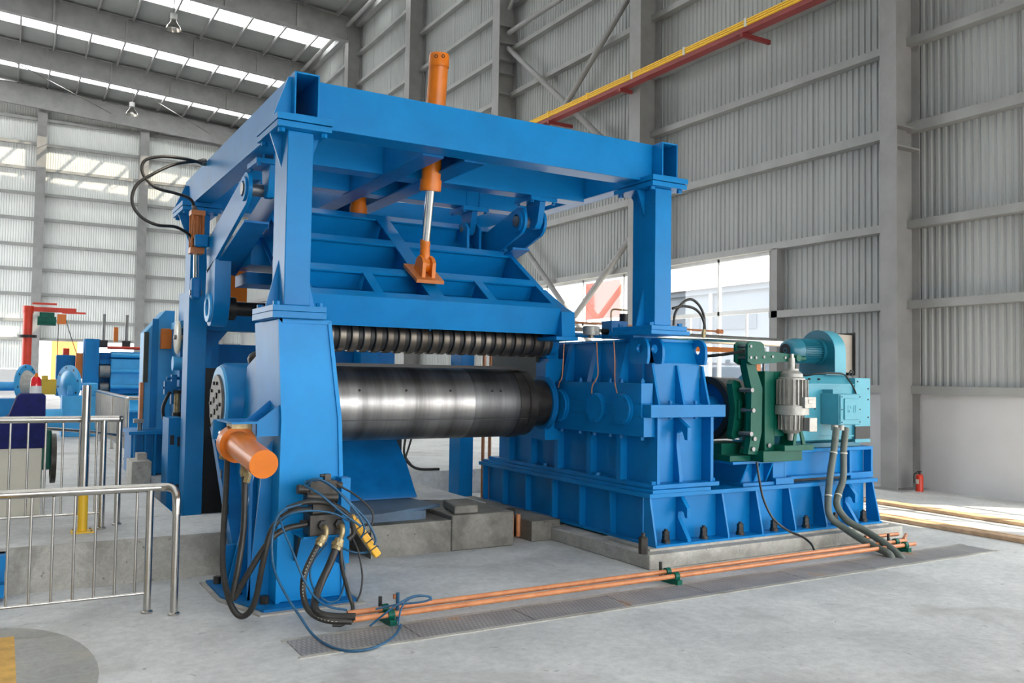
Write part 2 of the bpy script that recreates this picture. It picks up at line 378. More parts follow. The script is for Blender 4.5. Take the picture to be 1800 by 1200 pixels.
# back wall girts
for z in (3.38, 4.42, 5.87, 7.25, 8.6, 10.05, 11.45, 12.85, 14.25, 15.65):
    trim(M().box(-13.9, 12.6, YB - 0.22, YB - 0.03, z - 0.08, z + 0.08), GIRT)
m = M(); y = 7.1
while y < 40:
    if abs((y - 8.83 + 3.25) % 6.5 - 3.25) > 0.35: m.box(12.724, 12.731, y - 0.004, y + 0.004, 4.35 if 11.8 < y < 21.6 else 1.65, 16.4)
    y += 1.87
m.obj('trim_94', GREY, **FS)
# big window in the right wall
M().box(12.66, 12.80, 11.70, 11.84, 0.9, 4.25).box(12.55, 12.80, 11.55, 11.70, 1.56, 4.2).obj('trim_90', GREY, **FS)
m = M()
for y in (11.87, 13.32, 15.2, 16.5, 18.2, 19.9, 21.5): m.box(12.76, 12.82, y - 0.03, y + 0.03, 0.95, 4.2)
m.box(12.76, 12.82, 11.84, 21.55, 3.02, 3.10).box(12.76, 12.82, 11.84, 21.55, 4.13, 4.19).box(12.76, 12.82, 11.84, 21.55, 0.9, 0.98)
for y in (12.55, 14.2, 15.8, 17.3, 19.0, 20.7): m.box(12.77, 12.81, y - 0.02, y + 0.02, 0.95, 3.05)
w1 = m.obj('window_1', WHITE, **FS)
M().box(12.785, 12.79, 11.84, 21.55, 0.95, 4.16).obj('pane', GLASS, w1)
# side window near the viewer, right wall (lets the sun fall on the floor)
m = M()
for y in (3.23, 4.2, 5.2, 6.17): m.box(12.76, 12.82, y - 0.04, y + 0.04, 0.25, 4.25)
for z in (0.29, 1.6, 2.9, 4.2): m.box(12.76, 12.82, 3.2, 6.2, z - 0.04, z + 0.04)
w2 = m.obj('window_2', WHITE, **FS)
M().box(12.785, 12.79, 3.25, 6.15, 0.3, 4.16).obj('pane', GLASS, w2)
# raised concrete slab under the line
M().box(-14, 1.45, 7.62, 54.85, 0, 0.35).obj('floor_slab_left', CONC if False else FLOOR, **FS)
M().box(1.45, 2.45, 7.62, 8.62, 0, 0.35).obj('floor_slab_edge', FLOOR, **FS)
M().box(-14, 1.44, 7.60, 7.62, 0, 0.35).obj('trim_91', CONC, **FS)
M().prism([(1.44, 7.60), (2.45, 7.60), (2.45, 7.62), (1.44, 7.62)], 'z', 0, 0.35).obj('trim_92', CONC, **FS)
M().box(2.98, 3.80, 7.60, 8.60, 0, 0.30).box(2.45, 2.98, 7.62, 8.60, 0.24, 0.30).box(2.45, 2.60, 7.62, 8.60, 0, 0.24).box(2.60, 2.98, 8.30, 8.60, 0, 0.24).obj('floor_pit_wall', SHADEC, **FS)
M().box(3.80, 4.50, 7.58, 8.60, 0, 0.345).obj('floor_pit_wall_right', SHADEC, bevel=0.015, **FS)
M().box(4.50, 4.76, 8.0, 8.05, 0, 0.30).obj('floor_gap_panel', BLACK, **FS)
M().box(4.76, 5.115, 7.66, 9.6, 0, 0.21).obj('floor_pit_step', SHADEC, bevel=0.01, **FS)
M().prism([(3.84, 7.62), (4.10, 7.60), (4.20, 7.9), (3.95, 8.1)], 'z', 0.345, 0.43).obj('floor_pit_block', SHADEC, bevel=0.02, **FS)
M().box(1.46, 12.7, 11.2, 54.85, 0, 0.345).box(2.45, 4.74, 8.62, 11.18, 0, 0.28).obj('floor_slab_rear', FLOOR, **FS)
M().box(5.0, 8.54, 6.06, 7.7, 0, 0.135).box(5.12, 8.4, 7.7, 9.7, 0, 0.135).obj('floor_plinth', CONC, bevel=0.012, **FS)
M().box(5.10, 8.46, 6.18, 6.9, 0.135, 0.155).obj('floor_grout', CONC, **FS)

# building columns of the right wall
LB = ['grey steel building column at the far right, red fire extinguisher at its foot', 'grey building column directly behind the right front leg of the blue frame',
      'grey building column with stacked stiffener plates where the cross braces meet', 'grey building column just right of the tall orange cylinder behind it',
      'farthest visible grey building column, meeting the roof above the blue box beam', 'grey building column almost hidden behind the upper left corner of the blue frame',
      'grey building column near the back wall corner, seventh from the viewer']
for k in range(7):
    y = 8.83 + 6.5 * k; z0 = 0 if k < 1 else 0.345
    if k < 6:
        c = thing('steel_column', (12.4, y, z0), LB[k], 'column', 'building columns along the right wall')
        hw = 0.15 if k == 0 else 0.2
        top = 16.7
        M().box(12.1, 12.125, y - hw, y + hw, z0, top).obj('inner_flange', GREY, c)
        M().box(12.125, 12.68, y - 0.012, y + 0.012, z0, top).obj('web', GREY, c)
        M().box(12.68, 12.705, y - hw, y + hw, z0, top).obj('outer_flange', GREY, c)
        zs = [5.45, 5.78] if k != 2 else [9.9, 10.5, 10.9, 11.4, 11.9]
        for z in zs: M().box(12.125, 12.68, y - hw, y - 0.012, z, z + 0.03).obj('stiffener', GREY, c)
        M().box(12.02, 12.72, y - 0.27, y + 0.27, z0, z0 + 0.02).obj('base_plate', GREY, c)
    if k < 3: continue
    # rafter
    r = thing('roof_rafter', (0, y, 16), {3: 'grey roof rafter just touching the top edge of the picture', 4: 'grey roof rafter meeting the farthest visible wall column, above the brightest rooflight strip',
        5: 'grey roof rafter passing just below the higher hanging lamp', 6: 'grey roof rafter passing just above the lower hanging lamp'}[k], 'roof beam', 'roof rafters')
    def zb(x): return 15.72 + 0.063 * (12.5 - x)
    M().prism([(-13.9, zb(-13.9)), (12.1, zb(12.1)), (12.1, zb(12.1) + 0.03), (-13.9, zb(-13.9) + 0.03)], 'y', y - 0.14, y + 0.14).obj('bottom_flange', GREY, r)
    M().prism([(-13.9, zb(-13.9) + .03), (12.1, zb(12.1) + .03), (12.1, zb(12.1) + 1.0), (-13.9, zb(-13.9) + 1.0)], 'y', y - 0.01, y + 0.01).obj('web', GREY, r)
    M().prism([(-13.9, zb(-13.9) + 1.0), (12.1, zb(12.1) + 1.0), (12.1, zb(12.1) + 1.03), (-13.9, zb(-13.9) + 1.03)], 'y', y - 0.14, y + 0.14).obj('top_flange', GREY, r)
    q = 12.1 - 1.5 * 1.43
    while q > -13: M().box(q - 0.04, q + 0.04, y - 0.13, y - 0.012, zb(q) + 0.03, zb(q) + 1.0).obj('stiffener', GREY, r); q -= 2.86
# back wall columns
for x, lb in ((-9.2, 'grey back wall column beyond the left edge of view'), (-3.9, 'grey back wall column left of the red jib crane'), (1.45, 'grey back wall column just right behind the red jib crane post'), (6.75, 'grey back wall column behind the looping hoses left of the blue frame'), (11.2, 'grey back wall column hidden towards the far right corner')):
    if x < -1: continue
    M().box(x - 0.24, x + 0.24, YB - 0.50, YB - 0.23, 0.35, 17.3 if False else 16.2).obj('wall_column', GREY, label=lb, cat='column', group='back wall columns')
# end rafter against the back wall
M().prism([(-13.9, 17.0), (12.1, 15.5), (12.1, 16.6), (-13.9, 18.2)], 'y', YB - 0.75, YB - 0.55).obj('end_rafter', GREY, label='deep grey beam following the roof slope along the top of the back wall', cat='roof beam')
# braces on right wall
def pipe(name, pts, r, m_, lb, cat, grp=None, n=12, smooth=False):
    return M().tube(pts, r, n, smooth).obj(name, m_, label=lb, cat=cat, group=grp, smooth=60)
BG = 'diagonal pipe braces on the right wall'
pipe('brace_pipe', [(12.4, 21.6, 11.25), (12.4, 15.75, 6.55)], 0.075, GREY, 'grey diagonal brace pipe falling from the stiffened column towards the blue box beam', 'brace', BG)
pipe('brace_pipe', [(12.4, 15.6, 10.9), (12.4, 21.5, 6.7)], 0.075, GREY, 'grey diagonal brace pipe rising right above the yellow cable tray', 'brace', BG)
pipe('brace_pipe', [(12.4, 15.6, 5.1), (12.4, 21.4, 0.7)], 0.075, GREY, 'grey diagonal brace pipe slanting down across the big window, left of the right blue leg', 'brace', BG)
pipe('brace_pipe', [(12.4, 21.4, 6.0), (12.4, 16.0, 1.4)], 0.075, GREY, 'grey diagonal brace pipe passing behind the upper right edge of the tilted blue hood', 'brace', BG)
pipe('brace_pipe', [(12.4, 21.6, 11.7), (12.4, 15.6, 11.7)], 0.075, GREY, 'level grey strut pipe high on the right wall beside the stiffened column', 'brace', BG)
pipe('brace_pipe', [(12.4, 21.6, 12.4), (12.4, 17.5, 15.8)], 0.06, GREY, 'short grey brace pipe rising right from the top of the stiffened column', 'brace', BG)
# cable tray
ct = thing('cable_tray', (11.9, 12, 8.3), 'yellow cable tray on a dark red beam running diagonally across the upper right', 'cable tray')
M().box(11.77, 12.0, -2, 24, 8.31, 8.44).obj('tray', YELLOW, ct)
for i in range(3): M().box(11.755, 11.77, -2, 24, 8.32 + i * 0.042, 8.345 + i * 0.042).obj('cable_run', YELLOW, ct)
M().box(11.78, 11.98, -2, 24, 8.22, 8.31).obj('carrier_beam', DRED, ct)
for y in (9.9, 11.6, 13.3, 15.0, 16.7, 18.4, 20.1): M().box(11.745, 12.02, y - 0.03, y + 0.03, 8.30, 8.46).obj('clip', IVORY if int(y) % 2 else YELLOW, ct)
for y in (8.83, 11.7, 15.43, 18.4, 22.03): M().box(11.75, 12.5, y - 0.03, y + 0.03, 8.14, 8.22).obj('bracket', DRED, ct)
# roof bracing rods
for i, (x, y0, y1) in enumerate(((2.5, 48.5, 54.4), (8.0, 48.5, 54.4))):
    M().tube([(x - 2.6, y0, zr(x - 2.6) - 0.9), (x + 2.6, y1, zr(x + 2.6) - 0.9)], 0.022, 6, False).obj('tie_rod', STAIN, label=['thin tie rod under the roof near the left edge of the picture', 'thin tie rod under the roof above the second hanging lamp'][i], cat='tie rod')
def hall_lamp(x, y, ztop, z, lb):
    t = thing('high_bay_lamp', (x, y, z), lb, 'lamp', 'high bay lamps')
    M().cyl((x, y, z + 0.62), (x, y, ztop), 0.02, n=8).obj('suspension_rod', GREY, t)
    M().cyl((x, y, z + 0.42), (x, y, z + 0.64), 0.13, n=16).obj('ballast', WHITE, t)
    M().lathe((x, y, z), (x, y, z + 0.42), [(0, 0.30), (0.25, 0.27), (0.6, 0.16), (1, 0.09), (1, 0.085), (0.6, 0.15), (0.25, 0.26), (0, 0.29), (0, 0.30)], 24).obj('reflector', STAIN, t, smooth=60)
    M().lathe((x, y, z + 0.08), (x, y, z + 0.36), [(0, 0), (0.1, 0.09), (0.6, 0.10), (1, 0.04), (1, 0)], 16).obj('bulb', WHITE, t, smooth=60)
hall_lamp(5.37, 36.0, 17.3, 15.2, 'hanging bell-shaped high bay lamp, the higher one below the bright rooflight strip')
hall_lamp(5.28, 48.0, 17.3, 14.85, 'hanging bell-shaped high bay lamp, the lower one in front of the back wall top')
# outside
M().box(12.72, 12.95, 2.0, 3.2, 1.56, 4.25).box(12.72, 12.95, -12, -9, 1.56, 4.25).obj('wall_right_pier', SHEET, **FS)
b = thing('outside_building', (36, 36, 0), 'pale blue low factory building seen through the big window', 'building')
M().box(35, 45, 14, 43, -0.02, 6.9).obj('wall', BUILD, b)
M().prism([(34.6, 6.9), (45.4, 6.9), (45.4, 9.5), (40, 10.0)], 'y', 13.5, 43.5).obj('roof', ROOFT, b)
M().box(34.8, 35.0, 13.5, 43.5, 6.6, 6.95).obj('gutter', BUILD, b)
for y in (33.6, 38.0): M().box(34.94, 35.0, y, y + 3.0, 4.5, 5.3).obj('window', DARKGL, b)
for y in (32.2, 37.0): M().cyl((34.85, y, 0), (34.85, y, 6.6), 0.1, n=10).obj('downpipe', WHITE, b)
M().box(27.8, 27.9, 36.3, 39.6, 4.9, 6.9).obj('outside_banner', BANNER, label='orange-red banner panel outside, seen through the window left of the right blue leg', cat='banner')
o = bpy.data.objects['outside_banner']
M().cyl((27.95, 36.4, -0.02), (27.95, 36.4, 6.9), 0.06).obj('banner_post', GREY, o); M().cyl((27.95, 39.5, -0.02), (27.95, 39.5, 6.9), 0.06).obj('banner_post', GREY, o)
M().box(0, 14, 80, 90, -0.3, 2.6).obj('outside_shed', WHITE, label='pale shed outside beyond the open back doorway', cat='building')
M().box(3.2, 5.0, 76, 77, -0.3, 5.0).obj('outside_container', RUSTO, label='orange container standing outside the back doorway', cat='container')

# floor chequer plates over the cable trench
SE = [1.60, 2.39, 3.26, 4.10, 4.90, 6.0, 6.9, 7.79, 8.75]
PL = ['leftmost trench cover plate, below the hanging hoses', 'second trench cover plate from the left, rusty patch near its middle', 'third trench cover plate from the left', 'fourth trench cover plate from the left, in front of the plinth corner',
      'trench cover plate in front of the left half of the gearbox', 'trench cover plate in front of the brake', 'trench cover plate where the two grey conduits enter the floor', 'rightmost trench cover plate beyond the pipe ends']
for i in range(8):
    M().box(SE[i] + 0.006, SE[i + 1] - 0.006, 5.18, 5.50, 0, 0.008).obj('floor_plate', CHECK, label='grey chequered steel ' + PL[i], cat='floor plate', group='trench cover plates')
M().box(1.58, 8.78, 5.505, 5.55, 0, 0.006).box(1.58, 8.78, 5.14, 5.175, 0, 0.006).obj('trim_93', CONC, **FS)
# painted marks
M().prism([(0.55 * math.cos(a) - 0.02, 5.6 + 1.05 * math.sin(a)) for a in [i * math.pi / 20 for i in range(-20, 20)]], 'z', 0, 0.003).obj('painted_area', PAINTG, label='rounded dark grey painted area on the floor in the lower left corner', cat='floor marking')
M().box(-0.3, 0.118, 4.6, 6.40, 0.003, 0.006).obj('painted_stripe', PAINTY, label='yellow painted stripe on the floor in the lower left corner', cat='floor marking')
# rails on the right floor
M().box(10.55, 10.75, -2, 11.4, 0, 0.045).obj('floor_rail', TAN, label='far tan steel strip lying on the floor beyond the sunlit patch', cat='rail', bevel=0.01)
M().box(9.42, 9.56, -2, 11.4, 0, 0.05).obj('floor_rail', TAN, label='near wide tan steel strip crossing the sunlit floor', cat='rail', bevel=0.01)
M().box(9.70, 9.76, -2, 11.4, 0, 0.03).obj('floor_rail', TAN, label='thin tan strip running right behind the wide one on the sunlit floor', cat='rail')
# fire extinguisher
e = thing('fire_extinguisher', (12.42, 8.52, 0), 'red fire extinguisher on the floor beside the right-hand building column', 'fire extinguisher')
M().lathe((12.42, 8.52, 0), (12.42, 8.52, 0.27), [(0, 0), (0, 0.055), (0.88, 0.055), (0.97, 0.04), (1, 0.018), (1, 0)], 20).obj('cylinder', RED, e, smooth=50)
M().cyl((12.42, 8.52, 0.27), (12.42, 8.52, 0.30), 0.018).box(12.37, 12.46, 8.51, 8.53, 0.30, 0.315).obj('valve_handle', BLACK, e)
M().tube([(12.42, 8.56, 0.29), (12.40, 8.60, 0.25), (12.40, 8.60, 0.12)], 0.009).obj('hose', BLACK, e)
M().box(12.3645, 12.367, 8.495, 8.545, 0.12, 0.19).obj('sticker', IVORY, e)

# ================================================================ PORTAL FRAME
pf = thing('portal_frame', (3.5, 8.5, 0), 'tall blue box-section portal frame spanning over the roll', 'machine frame')
cols = ((1.76, 1.955, 6.32, 6.66, 2.20, 3.50), (5.25, 5.45, 6.32, 6.66, 2.20, 3.50), (1.79, 1.99, 10.28, 10.60, 0.005, 3.50), (5.25, 5.45, 10.28, 10.60, 0.005, 3.50))
for c in cols: M().box(*c).obj('column', BLUE, pf, bevel=0.008)
for x0, x1 in ((1.66, 2.07), (5.15, 5.57)):
    for y0, y1 in ((6.24, 6.84), (10.1, 10.75)):
        tp = M().box(x0, x1, y0, y1, 3.50, 3.545).obj('top_plate', BLUE, pf, bevel=0.003); M().box(x0 - 0.005, x1 + 0.005, y0 - 0.01, y1, 3.55, 3.60).obj('top_plate', BLUE, pf, bevel=0.003)
        bolts(tp, [(x, y, 3.5) for x in (x0 + 0.045, x1 - 0.045) for y in (y0 + 0.06, y1 - 0.06)], (0, 0, -1), 0.026, 0.03)
for x0, x1 in ((1.66, 2.06), (5.15, 5.58)):
    fp = M().box(x0, x1, 6.24, 6.84, 2.152, 2.195).obj('foot_plate', BLUE, pf, bevel=0.003)
    bolts(fp, [(x, y, 2.195) for x in (x0 + 0.04, x1 - 0.04) for y in (6.30, 6.76)], (0, 0, 1), 0.026, 0.03)
# gussets
for cx0, cx1 in ((1.76, 1.955), (5.25, 5.45)):
    for (s, e_) in ((cx0, -1), (cx1, 1)):
        w_ = 0.09
        M().prism([(s, 3.5), (s + e_ * w_, 3.5), (s, 3.25)], 'y', 6.48, 6.50).obj('gusset', BLUE, pf)
        M().prism([(s, 2.195), (s + e_ * w_, 2.195), (s, 2.55)], 'y', 6.48, 6.50).obj('gusset', BLUE, pf)
    M().prism([(6.66, 3.5), (6.8, 3.5), (6.66, 3.28)], 'x', cx0 + .09, cx0 + .11).obj('gusset', BLUE, pf)
for cx0 in (1.79, 5.25): M().prism([(cx0, 3.5), (cx0 - 0.12, 3.5), (cx0, 3.2)], 'y', 10.43, 10.45).obj('gusset', BLUE, pf)
for x0 in (1.79, 5.295):
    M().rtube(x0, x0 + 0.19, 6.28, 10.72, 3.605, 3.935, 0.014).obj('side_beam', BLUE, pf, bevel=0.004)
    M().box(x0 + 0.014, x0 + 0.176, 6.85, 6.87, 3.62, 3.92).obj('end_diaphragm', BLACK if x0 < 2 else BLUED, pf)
M().box(1.98, 5.295, 6.42, 6.66, 3.575, 3.935).obj('front_beam', BLUE, pf, bevel=0.008)
M().box(1.98, 5.295, 7.55, 7.76, 3.57, 3.92).obj('cross_beam', BLUE, pf, bevel=0.006)
M().box(1.98, 5.295, 8.46, 8.66, 3.57, 3.92).obj('cross_beam', BLUE, pf, bevel=0.006)
M().box(1.98, 5.295, 10.30, 10.58, 3.57, 3.92).obj('rear_beam', BLUE, pf, bevel=0.006)
for x0 in (3.0, 3.40):
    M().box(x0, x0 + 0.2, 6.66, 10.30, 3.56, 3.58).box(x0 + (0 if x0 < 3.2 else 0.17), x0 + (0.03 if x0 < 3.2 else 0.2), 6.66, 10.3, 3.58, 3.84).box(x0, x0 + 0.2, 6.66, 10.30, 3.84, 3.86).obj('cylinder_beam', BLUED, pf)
M().prism([(1.66, 3.605), (1.79, 3.605), (1.79, 3.91), (1.765, 3.91)], 'y', 6.36, 6.38).obj('gusset', BLUE, pf)
M().box(1.99, 5.25, 10.32, 10.52, 2.18, 2.36).obj('rear_tie_beam', BLUED, pf)
M().prism([(1.99, 2.18), (2.25, 2.18), (1.99, 1.85)], 'y', 10.40, 10.44).obj('gusset', BLUED, pf)
M().prism([(1.65, 3.60), (1.79, 3.60), (1.79, 3.86), (1.76, 3.86)], 'y', 10.55, 10.57).obj('gusset', BLUE, pf)
# hinge brackets hanging from the beams
def hbr(x, y, zb_, drop):
    hp_ = M().box(x - 0.16, x + 0.16, y - 0.17, y + 0.17, zb_ - 0.05, zb_ - 0.005).obj('hinge_plate', BLUE, pf, bevel=0.003)
    bolts(hp_, [(x + a, y + b_, zb_ - 0.05) for a in (-.13, .13) for b_ in (-.14, .14)], (0, 0, -1), 0.018, 0.022)
    M().prism([(y - 0.14, zb_ - 0.05), (y + 0.14, zb_ - 0.05), (y + 0.09, zb_ - drop), (y + 0.04, zb_ - drop - 0.06), (y - 0.04, zb_ - drop - 0.06), (y - 0.09, zb_ - drop)], 'x', x - 0.035, x + 0.035).obj('hinge_ear', BLUE, pf, bevel=0.004)
    M().box(x - 0.10, x - 0.08, y - 0.13, y - 0.09, zb_ + 0.0, zb_ + 0.3).box(x + 0.06, x + 0.08, y - 0.13, y - 0.09, zb_, zb_ + 0.3).obj('web_stiffener', BLUE, pf)
hbr(4.78, 7.70, 3.57, 0.26); hbr(4.45, 8.58, 3.57, 0.24); hbr(1.99, 7.70, 3.57, 0.26); hbr(2.25, 8.58, 3.57, 0.24)

# ---------------------------------------------------------------- left pedestal
cp = thing('column_pedestal', (2.0, 6.7, 0), 'broad blue pedestal carrying the left front leg, hoses and valves hung on it', 'machine pedestal')
body = [(1.755, 0.03), (2.285, 0.03), (2.225, 1.36), (2.125, 2.10), (1.725, 2.10), (1.765, 1.36)]
M().prism(body, 'y', 6.34, 7.02).obj('body', BLUEL, cp, bevel=0.01)
M().box(1.66, 2.06, 6.24, 6.84, 2.102, 2.150).obj('top_flange', BLUE, cp, bevel=0.003)
M().prism([(1.755, 0.03), (1.785, 0.03), (1.80, 1.36), (1.755, 2.10), (1.725, 2.10), (1.765, 1.36)], 'y', 6.325, 6.34).obj('edge_strip', BLUEL, cp)
M().prism([(2.285, 0.03), (2.255, 0.03), (2.195, 1.36), (2.10, 2.08), (2.125, 2.10), (2.225, 1.36)], 'y', 6.325, 6.34).obj('edge_strip', BLUEL, cp)
M().prism([(1.755, 2.07), (2.10, 2.07), (2.125, 2.10), (1.725, 2.10)], 'y', 6.325, 6.34).obj('edge_strip', BLUEL, cp)
bpl = M().prism([(1.64, 6.20), (2.34, 6.20), (2.34, 7.30), (1.46, 7.30), (1.46, 6.75)], 'z', 0.012, 0.03).obj('base_plate', BLUED, cp)
M().prism([(1.60, 6.14), (2.38, 6.15), (2.40, 7.34), (1.42, 7.34), (1.43, 6.70)], 'z', 0.0, 0.012).obj('grout_bed', CONC, cp)
M().prism([(1.755, 0.03), (1.60, 0.03), (1.70, 1.12), (1.76, 1.20)], 'y', 6.52, 6.54).obj('side_rib', BLUE, cp)
M().prism([(1.755, 0.03), (1.55, 0.03), (1.68, 0.60), (1.76, 1.0)], 'y', 6.95, 6.98).obj('side_rib', BLUE, cp)
M().prism([(6.52, 0.03), (6.54, 0.03), (6.54, 1.12), (6.52, 1.12)], 'x', 1.60, 1.62).obj('side_rib', BLUED, cp)
M().box(1.54, 1.755, 7.05, 7.12, 0.03, 0.34).obj('foot_block', BLUE, cp)
bolts(bpl, [(1.69, 6.38, 0.03), (1.58, 6.74, 0.03), (1.52, 7.15, 0.03)], (0, 0, 1), 0.034, 0.055, DSTEEL)
# bracket for the near orange cylinder
M().box(1.42, 1.765, 6.36, 6.86, 1.33, 1.345).obj('bracket_shelf', BLUE, cp)
M().box(1.60, 1.765, 6.36, 6.40, 1.24, 1.33).obj('bracket_shelf', BLUE, cp)
M().prism([(1.765, 1.345), (1.60, 1.345), (1.765, 1.47)], 'y', 6.36, 6.375).obj('bracket_gusset', BLUE, cp)
M().prism([(1.765, 1.345), (1.58, 1.345), (1.765, 1.50)], 'y', 6.62, 6.635).obj('bracket_gusset', BLUE, cp)
# valve shelf
M().box(1.86, 2.17, 6.03, 6.325, 0.535, 0.55).obj('valve_shelf', BLUE, cp); M().box(1.93, 2.17, 6.04, 6.06, 0.55, 0.605).obj('valve_shelf', BLUE, cp)
M().prism([(6.325, 0.535), (6.325, 0.33), (6.20, 0.535)], 'x', 1.88, 1.90).obj('shelf_bracket', BLACK, cp)
M().box(2.19, 2.26, 6.2, 6.325, 0.3, 0.93).obj('hose_guard', BLUE, cp)

def hyd(name, lb, p0, p1, r, rod_end, rr, body_m, parts='v'):
    p0, p1, pe = Vector(p0), Vector(p1), Vector(rod_end); d = (p1 - p0).normalized()
    t = thing(name, (p0 + p1) / 2, lb, 'hydraulic cylinder', None)
    t_b = M().lathe(p0, p1, [(0, 0), (0, r * 1.0), (0.0, r), (1, r), (1, 0)], 32).obj('barrel', body_m, t, smooth=50)
    M().cyl(p1 - d * 0.09, p1 + d * 0.012, r * 1.13, n=32).obj('gland', body_m, t_b, smooth=50)
    M().cyl(p1, pe, rr, n=24).obj('rod', CHROME, t, smooth=50); return t, d
# front cylinder through the roof beams
t, d = hyd('hydraulic_cylinder', 'tall orange hydraulic cylinder standing up through the frame roof, rod on the front hood', (3.345, 7.10, 4.58), (3.365, 7.28, 3.42), 0.088, (3.405, 7.46, 2.93), 0.042, ORANGE)
ec = M().lathe((3.345, 7.10, 4.51), (3.343, 7.09, 4.63), [(0, 0.092), (0.85, 0.092), (1, 0.085), (1, 0)], 32).obj('end_cap', ORANGE, t, smooth=50)
M().ring((3.34, 7.005, 4.585), (3.34, 6.998, 4.585), 0.017, 0.010, 16).obj('port', DSTEEL, ec)
M().ring((3.285, 7.03, 4.58), (3.280, 7.024, 4.58), 0.017, 0.010, 16).obj('port', DSTEEL, ec)
M().lathe((3.400, 7.45, 2.98), (3.41, 7.47, 2.78), [(0, 0), (0, 0.046), (0.25, 0.05), (0.3, 0.046), (1, 0.05), (1, 0)], 20).obj('clevis_socket', ORANGE, t, smooth=40)
M().cyl((3.385, 7.47, 2.745), (3.445, 7.47, 2.745), 0.068, n=24).obj('rod_eye', ORANGE, t)
for x in (3.345, 3.445):
    M().prism([(7.38, 2.60), (7.36, 2.75), (7.39, 2.80), (7.45, 2.83), (7.51, 2.81), (7.54, 2.76), (7.58, 2.70)], 'x', x - 0.005, x + 0.033).obj('clevis_ear', ORANGE, t, bevel=0.004)
M().hexa([(3.27, 7.34, 2.555), (3.55, 7.34, 2.555), (3.55, 7.66, 2.735), (3.27, 7.66, 2.735), (3.27, 7.33, 2.585), (3.55, 7.33, 2.585), (3.55, 7.65, 2.765), (3.27, 7.65, 2.765)]).obj('foot_plate', RUSTO, t)
# rear cylinder
t, d = hyd('hydraulic_cylinder', 'rear orange hydraulic cylinder between the roof beams, mostly hidden above the hood', (3.30, 9.0, 4.15), (3.30, 9.0, 3.44), 0.085, (3.30, 9.0, 3.0), 0.042, ORANGE)
# cylinder lying beside the pedestal
t, d = hyd('hydraulic_cylinder', 'thick orange hydraulic cylinder at the left pedestal, round end facing the viewer', (1.51, 5.80, 1.095), (1.50, 6.62, 1.19), 0.096, (1.50, 7.05, 1.235), 0.05, ORANGE)
M().ring((1.503, 6.50, 1.173), (1.5, 6.60, 1.183), 0.135, 0.09).obj('trunnion_collar', ORANGE, t, smooth=50)
M().box(1.45, 1.56, 6.48, 6.66, 1.29, 1.33).box(1.56, 1.60, 6.50, 6.64, 1.25, 1.33).obj('mounting_block', BRASS, t)
M().cyl((1.50, 7.03, 1.18), (1.50, 7.03, 1.33), 0.075).obj('rod_eye', BLUE, t)
M().cyl((1.512, 6.22, 1.05), (1.512, 6.22, 0.98), 0.02).cyl((1.512, 6.22, 0.99), (1.497, 6.22, 0.93), 0.027, n=6).obj('port_fitting', BRASS, t)
M().cyl((1.43, 6.66, 1.15), (1.43, 6.70, 1.06), 0.02).obj('port_fitting', BRASS, t)
# small cylinder on the left arm
t, d = hyd('hydraulic_cylinder', 'small brown-orange square cylinder on the left arm, chrome rod pointing down', (1.70, 9.45, 3.345), (1.70, 9.45, 2.99), 0.035, (1.70, 9.42, 2.66), 0.027, RUSTO)
M().box(1.63, 1.77, 9.38, 9.52, 3.33, 3.38).obj('end_block', RUSTO, t); M().box(1.63, 1.77, 9.38, 9.52, 2.93, 2.99).obj('end_block', RUSTO, t)
for a in (-.055, .055):
    for c in (-.055, .055): M().cyl((1.70 + a, 9.45 + c, 2.93), (1.70 + a, 9.45 + c, 3.38), 0.013, n=8).obj('tie_bar', RUSTO, t)
M().box(1.65, 1.75, 9.36, 9.48, 2.45, 2.68).obj('rod_eye', BLUED, t, bevel=0.03)
M().cyl((1.64, 9.42, 2.52), (1.76, 9.42, 2.52), 0.03).obj('pin', STEEL, t)
M().box(1.66, 1.80, 9.30, 9.38, 2.99, 3.12).obj('mount_lug', BLUE, t, bevel=0.02)

# ---------------------------------------------------------------- roll bearing housing and roll
bh = thing('bearing_housing', (1.95, 8.0, 0), 'blue round bearing housing with its stand at the left end of the roll', 'bearing housing')
M().lathe((1.68, 8.0, 1.42), (2.30, 8.0, 1.42), [(0, 0.26), (0, 0.345), (0.06, 0.365), (1, 0.365), (1, 0)], 48).obj('drum_casing', BLUE, bh, smooth=40)
M().prism([(7.60, 1.40), (8.34, 1.30), (8.22, 1.0), (7.75, 0.36), (7.35, 0.36), (7.03, 0.36), (7.03, 1.9), (7.55, 1.75)], 'x', 1.80, 2.22).obj('support_web', BLUE, bh)
M().prism([(8.30, 1.2), (8.12, 1.12), (7.08, 0.10), (7.30, 0.10)], 'x', 1.66, 1.80).obj('slotted_rib', BLUED, bh)
for i in range(3): M().box(1.655, 1.662, 7.75 + i * -0.14, 7.79 - i * 0.14, 0.78 - i * 0.13, 0.86 - i * 0.13).obj('slot', BLACK, bh)
sep = M().cyl((1.69, 8.0, 1.42), (1.64, 8.0, 1.42), 0.255, n=40).obj('shaft_end_plate', ENDPL, bh)
for i in range(10):
    a = i * math.pi / 5; M().hexn((1.645, 8 + 0.19 * math.cos(a), 1.42 + 0.19 * math.sin(a)), (-1, 0, 0), 0.018, 0.02).obj('bolt', BLACK, sep)
for i in range(4):
    a = i * math.pi / 2 + .4; M().hexn((1.645, 8 + 0.08 * math.cos(a), 1.42 + 0.08 * math.sin(a)), (-1, 0, 0), 0.03, 0.015).obj('bolt', BLACK, sep)
M().lathe((1.66, 8.0, 1.42), (1.70, 8.0, 1.42), [(0, 0.262), (0, 0.33), (1, 0.35), (1, 0.262)], 48).obj('face_ring', SKYB, bh, smooth=40)

